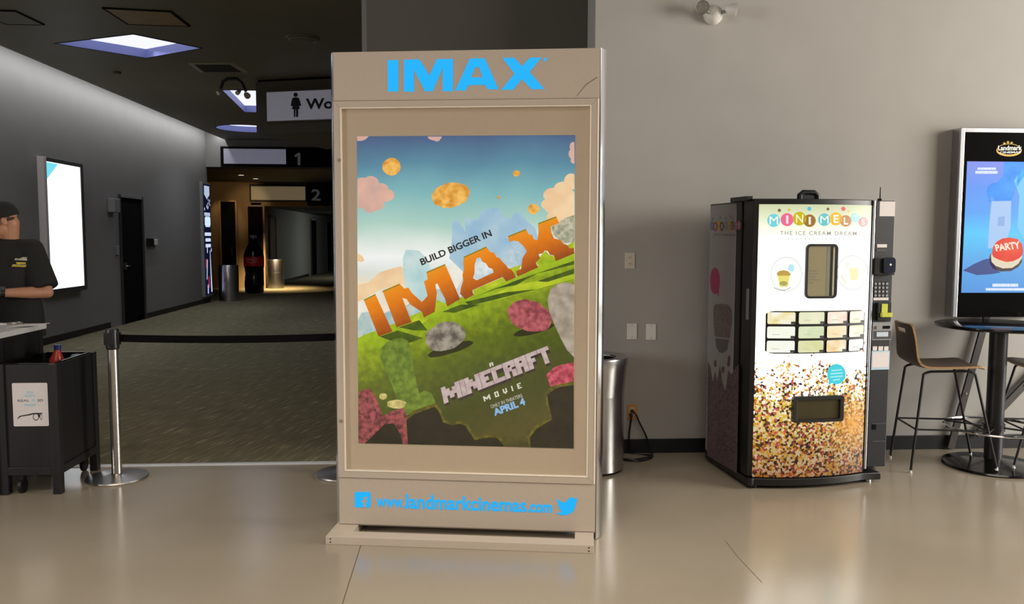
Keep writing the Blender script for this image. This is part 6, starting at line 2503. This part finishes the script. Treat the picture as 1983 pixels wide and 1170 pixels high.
for sh, el in ((sh_l, el_l), (sh_r, el_r)):
    d = el - sh
    mb.limb([sh + V((-0.06 if sh.x > 0 else 0.06, 0, -0.01)), sh], [0.088, 0.080], cloth)
    mb.tube([sh, sh + d * 0.45, sh + d * 0.82, sh + d * 0.90], [0.078, 0.082, 0.086, 0.084], cloth, 20)
ts = remeshed(mb, 't_shirt', cloth, 0.009, 5, person)
# chest emblem
pfr = Frame((pc_.x, pc_.y, 0), radians(-6))
mb = MB()
ye = mat('emblem_yellow', (190, 168, 40), 0.7, noise=(60, 0.2))
wh = mat('emblem_pale', (176, 172, 158), 0.7, noise=(60, 0.2))


def chest(x, y):
    p_ = pfr.on(x, y, -0.155)
    q_ = max(-0.99, min(0.99, (p_.x - 0.015) / 0.234))
    return V((p_.x, -0.155 * math.sqrt(1 - q_ * q_) - 0.006, p_.z))


for pts, m_ in (([(22, 504), (50, 507), (51, 503.5), (44, 501), (40, 498.5), (33, 498.5), (29, 501), (23, 500.5)], wh), ([(24, 508), (46, 509), (44, 511.5), (26, 512.5)], ye), ([(19, 513.5), (49, 516), (49, 519.5), (18, 516.5)], ye), ([(20, 512), (30, 512.6), (49, 514.4), (49, 515.6), (20, 513.2)], wh)):
    put_poly(mb, pts, chest, m_)
mb.build('chest_emblem', ts, smooth=False, recalc=False)
# trousers
mb = MB()
mb.limb([(0.0, 0, 0.98), (0, 0, 0.92)], [0.145, 0.15], trous, 20)
for s in (-1, 1):
    mb.limb([(0.085 * s, 0, 0.92), (0.10 * s, -0.01, 0.70), (0.10 * s, -0.01, 0.45), (0.10 * s, 0.02, 0.12)], [0.118, 0.100, 0.082, 0.07], trous, 18)
remeshed(mb, 'trousers', trous, 0.012, 4, person)
for s in (-1, 1):
    mb = MB()
    mb.limb([(0.10 * s, 0.06, 0.055), (0.105 * s, -0.03, 0.055), (0.112 * s, -0.15, 0.045)], [0.052, 0.055, 0.044], M['black'])
    sh_o = remeshed(mb, 'shoe', M['black'], 0.008, 3, person)
    for v in sh_o.data.vertices:
        if v.co.z < 0.004:
            v.co.z = 0.004
# cap, short hair, glasses, watch
mb = MB()
rows = []
for i in range(9):
    a = radians(90 * i / 8)
    rr_ = cos(a)
    rows.append([hp_(0.088 * rr_ * cos(2 * pi * j / 32), -0.012 + 0.106 * rr_ * sin(2 * pi * j / 32), 0.042 + 0.094 * sin(a)) for j in range(32)])
mb.grid(rows, cloth, closed_u=True)
rows = [[hp_(0.088 * cos(2 * pi * j / 32), -0.012 + 0.106 * sin(2 * pi * j / 32), 0.042 - 0.03 * q_) for j in range(32)] for q_ in (0, 1)]
mb.grid(rows, cloth, closed_u=True)
bmesh.ops.remove_doubles(mb.bm, verts=mb.bm.verts, dist=0.0008)
cap_ = mb.build('cap', person, sharp=60)
mb = MB()
br = []
for i in range(17):
    a = radians(25 + 130 * i / 16)
    ia = hp_(0.086 * cos(a), -0.012 + 0.104 * sin(a), 0.024)
    oa = hp_(0.088 * cos(a), -0.012 + (0.104 + 0.072 * sin((a - radians(25)) / radians(130) * pi)) * sin(a), 0.010)
    br.append((ia, oa))
k = mb.mi(cloth)
tp = [[mb.bm.verts.new(q + HM @ V((0, 0, 0.003))) for q in r] for r in br]
bo = [[mb.bm.verts.new(q - HM @ V((0, 0, 0.003))) for q in r] for r in br]
for i in range(16):
    mb.bm.faces.new((tp[i][0], tp[i + 1][0], tp[i + 1][1], tp[i][1])).material_index = k
    mb.bm.faces.new((bo[i][1], bo[i + 1][1], bo[i + 1][0], bo[i][0])).material_index = k
    mb.bm.faces.new((tp[i][1], tp[i + 1][1], bo[i + 1][1], bo[i][1])).material_index = k
mb.build('brim', cap_)
hairm = mat('short_brown_hair', (74, 44, 32), 0.7, noise=(80, 0.3))
mb = MB()
for k_ in range(3):
    pass
rows = []
for i in range(6):
    z = 0.045 - 0.06 * i / 5
    rows.append([hp_(0.0785 * cos(a) * (1 - 0.03 * i), -0.012 + 0.0975 * sin(a) * (1 - 0.04 * i), z) for a in [radians(192 + 156 * j / 20) for j in range(21)]])
mb.grid(rows, hairm)
o = mb.build('hair', person)
sm = o.modifiers.new('thick', 'SOLIDIFY')
sm.thickness = 0.006
mb = MB()
gl = mat('dark_red_frames', (60, 26, 26), 0.35, noise=(30, 0.1))
for s in (-1, 1):
    mb.tube([hp_(s * 0.034 + 0.027 * cos(a), 0.094, 0.006 + 0.020 * sin(a)) for a in [2 * pi * i / 20 for i in range(20)]], 0.0022, gl, 6, closed=True)
    mb.tube([hp_(s * 0.061, 0.094, 0.010), hp_(s * 0.078, 0.07, 0.010), hp_(s * 0.084, 0.0, 0.008), hp_(s * 0.083, -0.02, 0.0)], 0.0024, gl, 6)
mb.tube([hp_(-0.008, 0.096, 0.010), hp_(0.008, 0.096, 0.010)], 0.002, gl, 6)
mb.build('glasses', person)
mb = MB()
ew = mat('eye_white', (220, 214, 206), 0.3, noise=(30, 0.02))
for s in (-1, 1):
    mb.ball(hp_(s * 0.033, 0.072, 0.006), (0.013, 0.010, 0.009), ew, HM, 12)
    mb.ball(hp_(s * 0.033, 0.0795, 0.004), (0.005, 0.004, 0.005), 'ink', HM, 10)
mb.build('eyes', person)
d = (wr_l - el_l).normalized()
wpos = wr_l - d * 0.022
mb = MB()
mb.tube([wpos - d * 0.014, wpos + d * 0.014], 0.0335, 'black', 24)
wt_ = mb.build('wristwatch', person, bevel=0.002)
mb = MB()
up = V((0.25, -0.55, 0.8)).normalized()
up = (up - d * up.dot(d)).normalized()
mb.tube([wpos + up * 0.030, wpos + up * 0.042], 0.019, 'dark_grey', 20)
mb.build('watch_case', wt_)

# the folded tan envelope held between the hands
env = thing('envelope', 'tan paper envelope held in the hands of the person behind the counter', 'envelope', (pc_.x, pc_.y, 0), radians(-6))
mb = MB()
q = [V((-0.13, -0.385, 1.11)), V((0.0, -0.40, 1.15)), V((0.015, -0.385, 1.09)), V((-0.03, -0.365, 1.02)), V((-0.13, -0.35, 0.995))]
nrm_ = V((0.1, -1, 0.2)).normalized() * 0.003
a_ = [mb.bm.verts.new(p + nrm_) for p in q]
b_ = [mb.bm.verts.new(p - nrm_) for p in q]
tan = mat('tan_paper', (206, 164, 104), 0.7, noise=(20, 0.06))
k = mb.mi(tan)
mb.bm.faces.new(a_)
mb.bm.faces.new(b_[::-1])
for i in range(5):
    j = (i + 1) % 5
    mb.bm.faces.new((a_[i], b_[i], b_[j], a_[j]))
mb.build('paper', env, smooth=False)
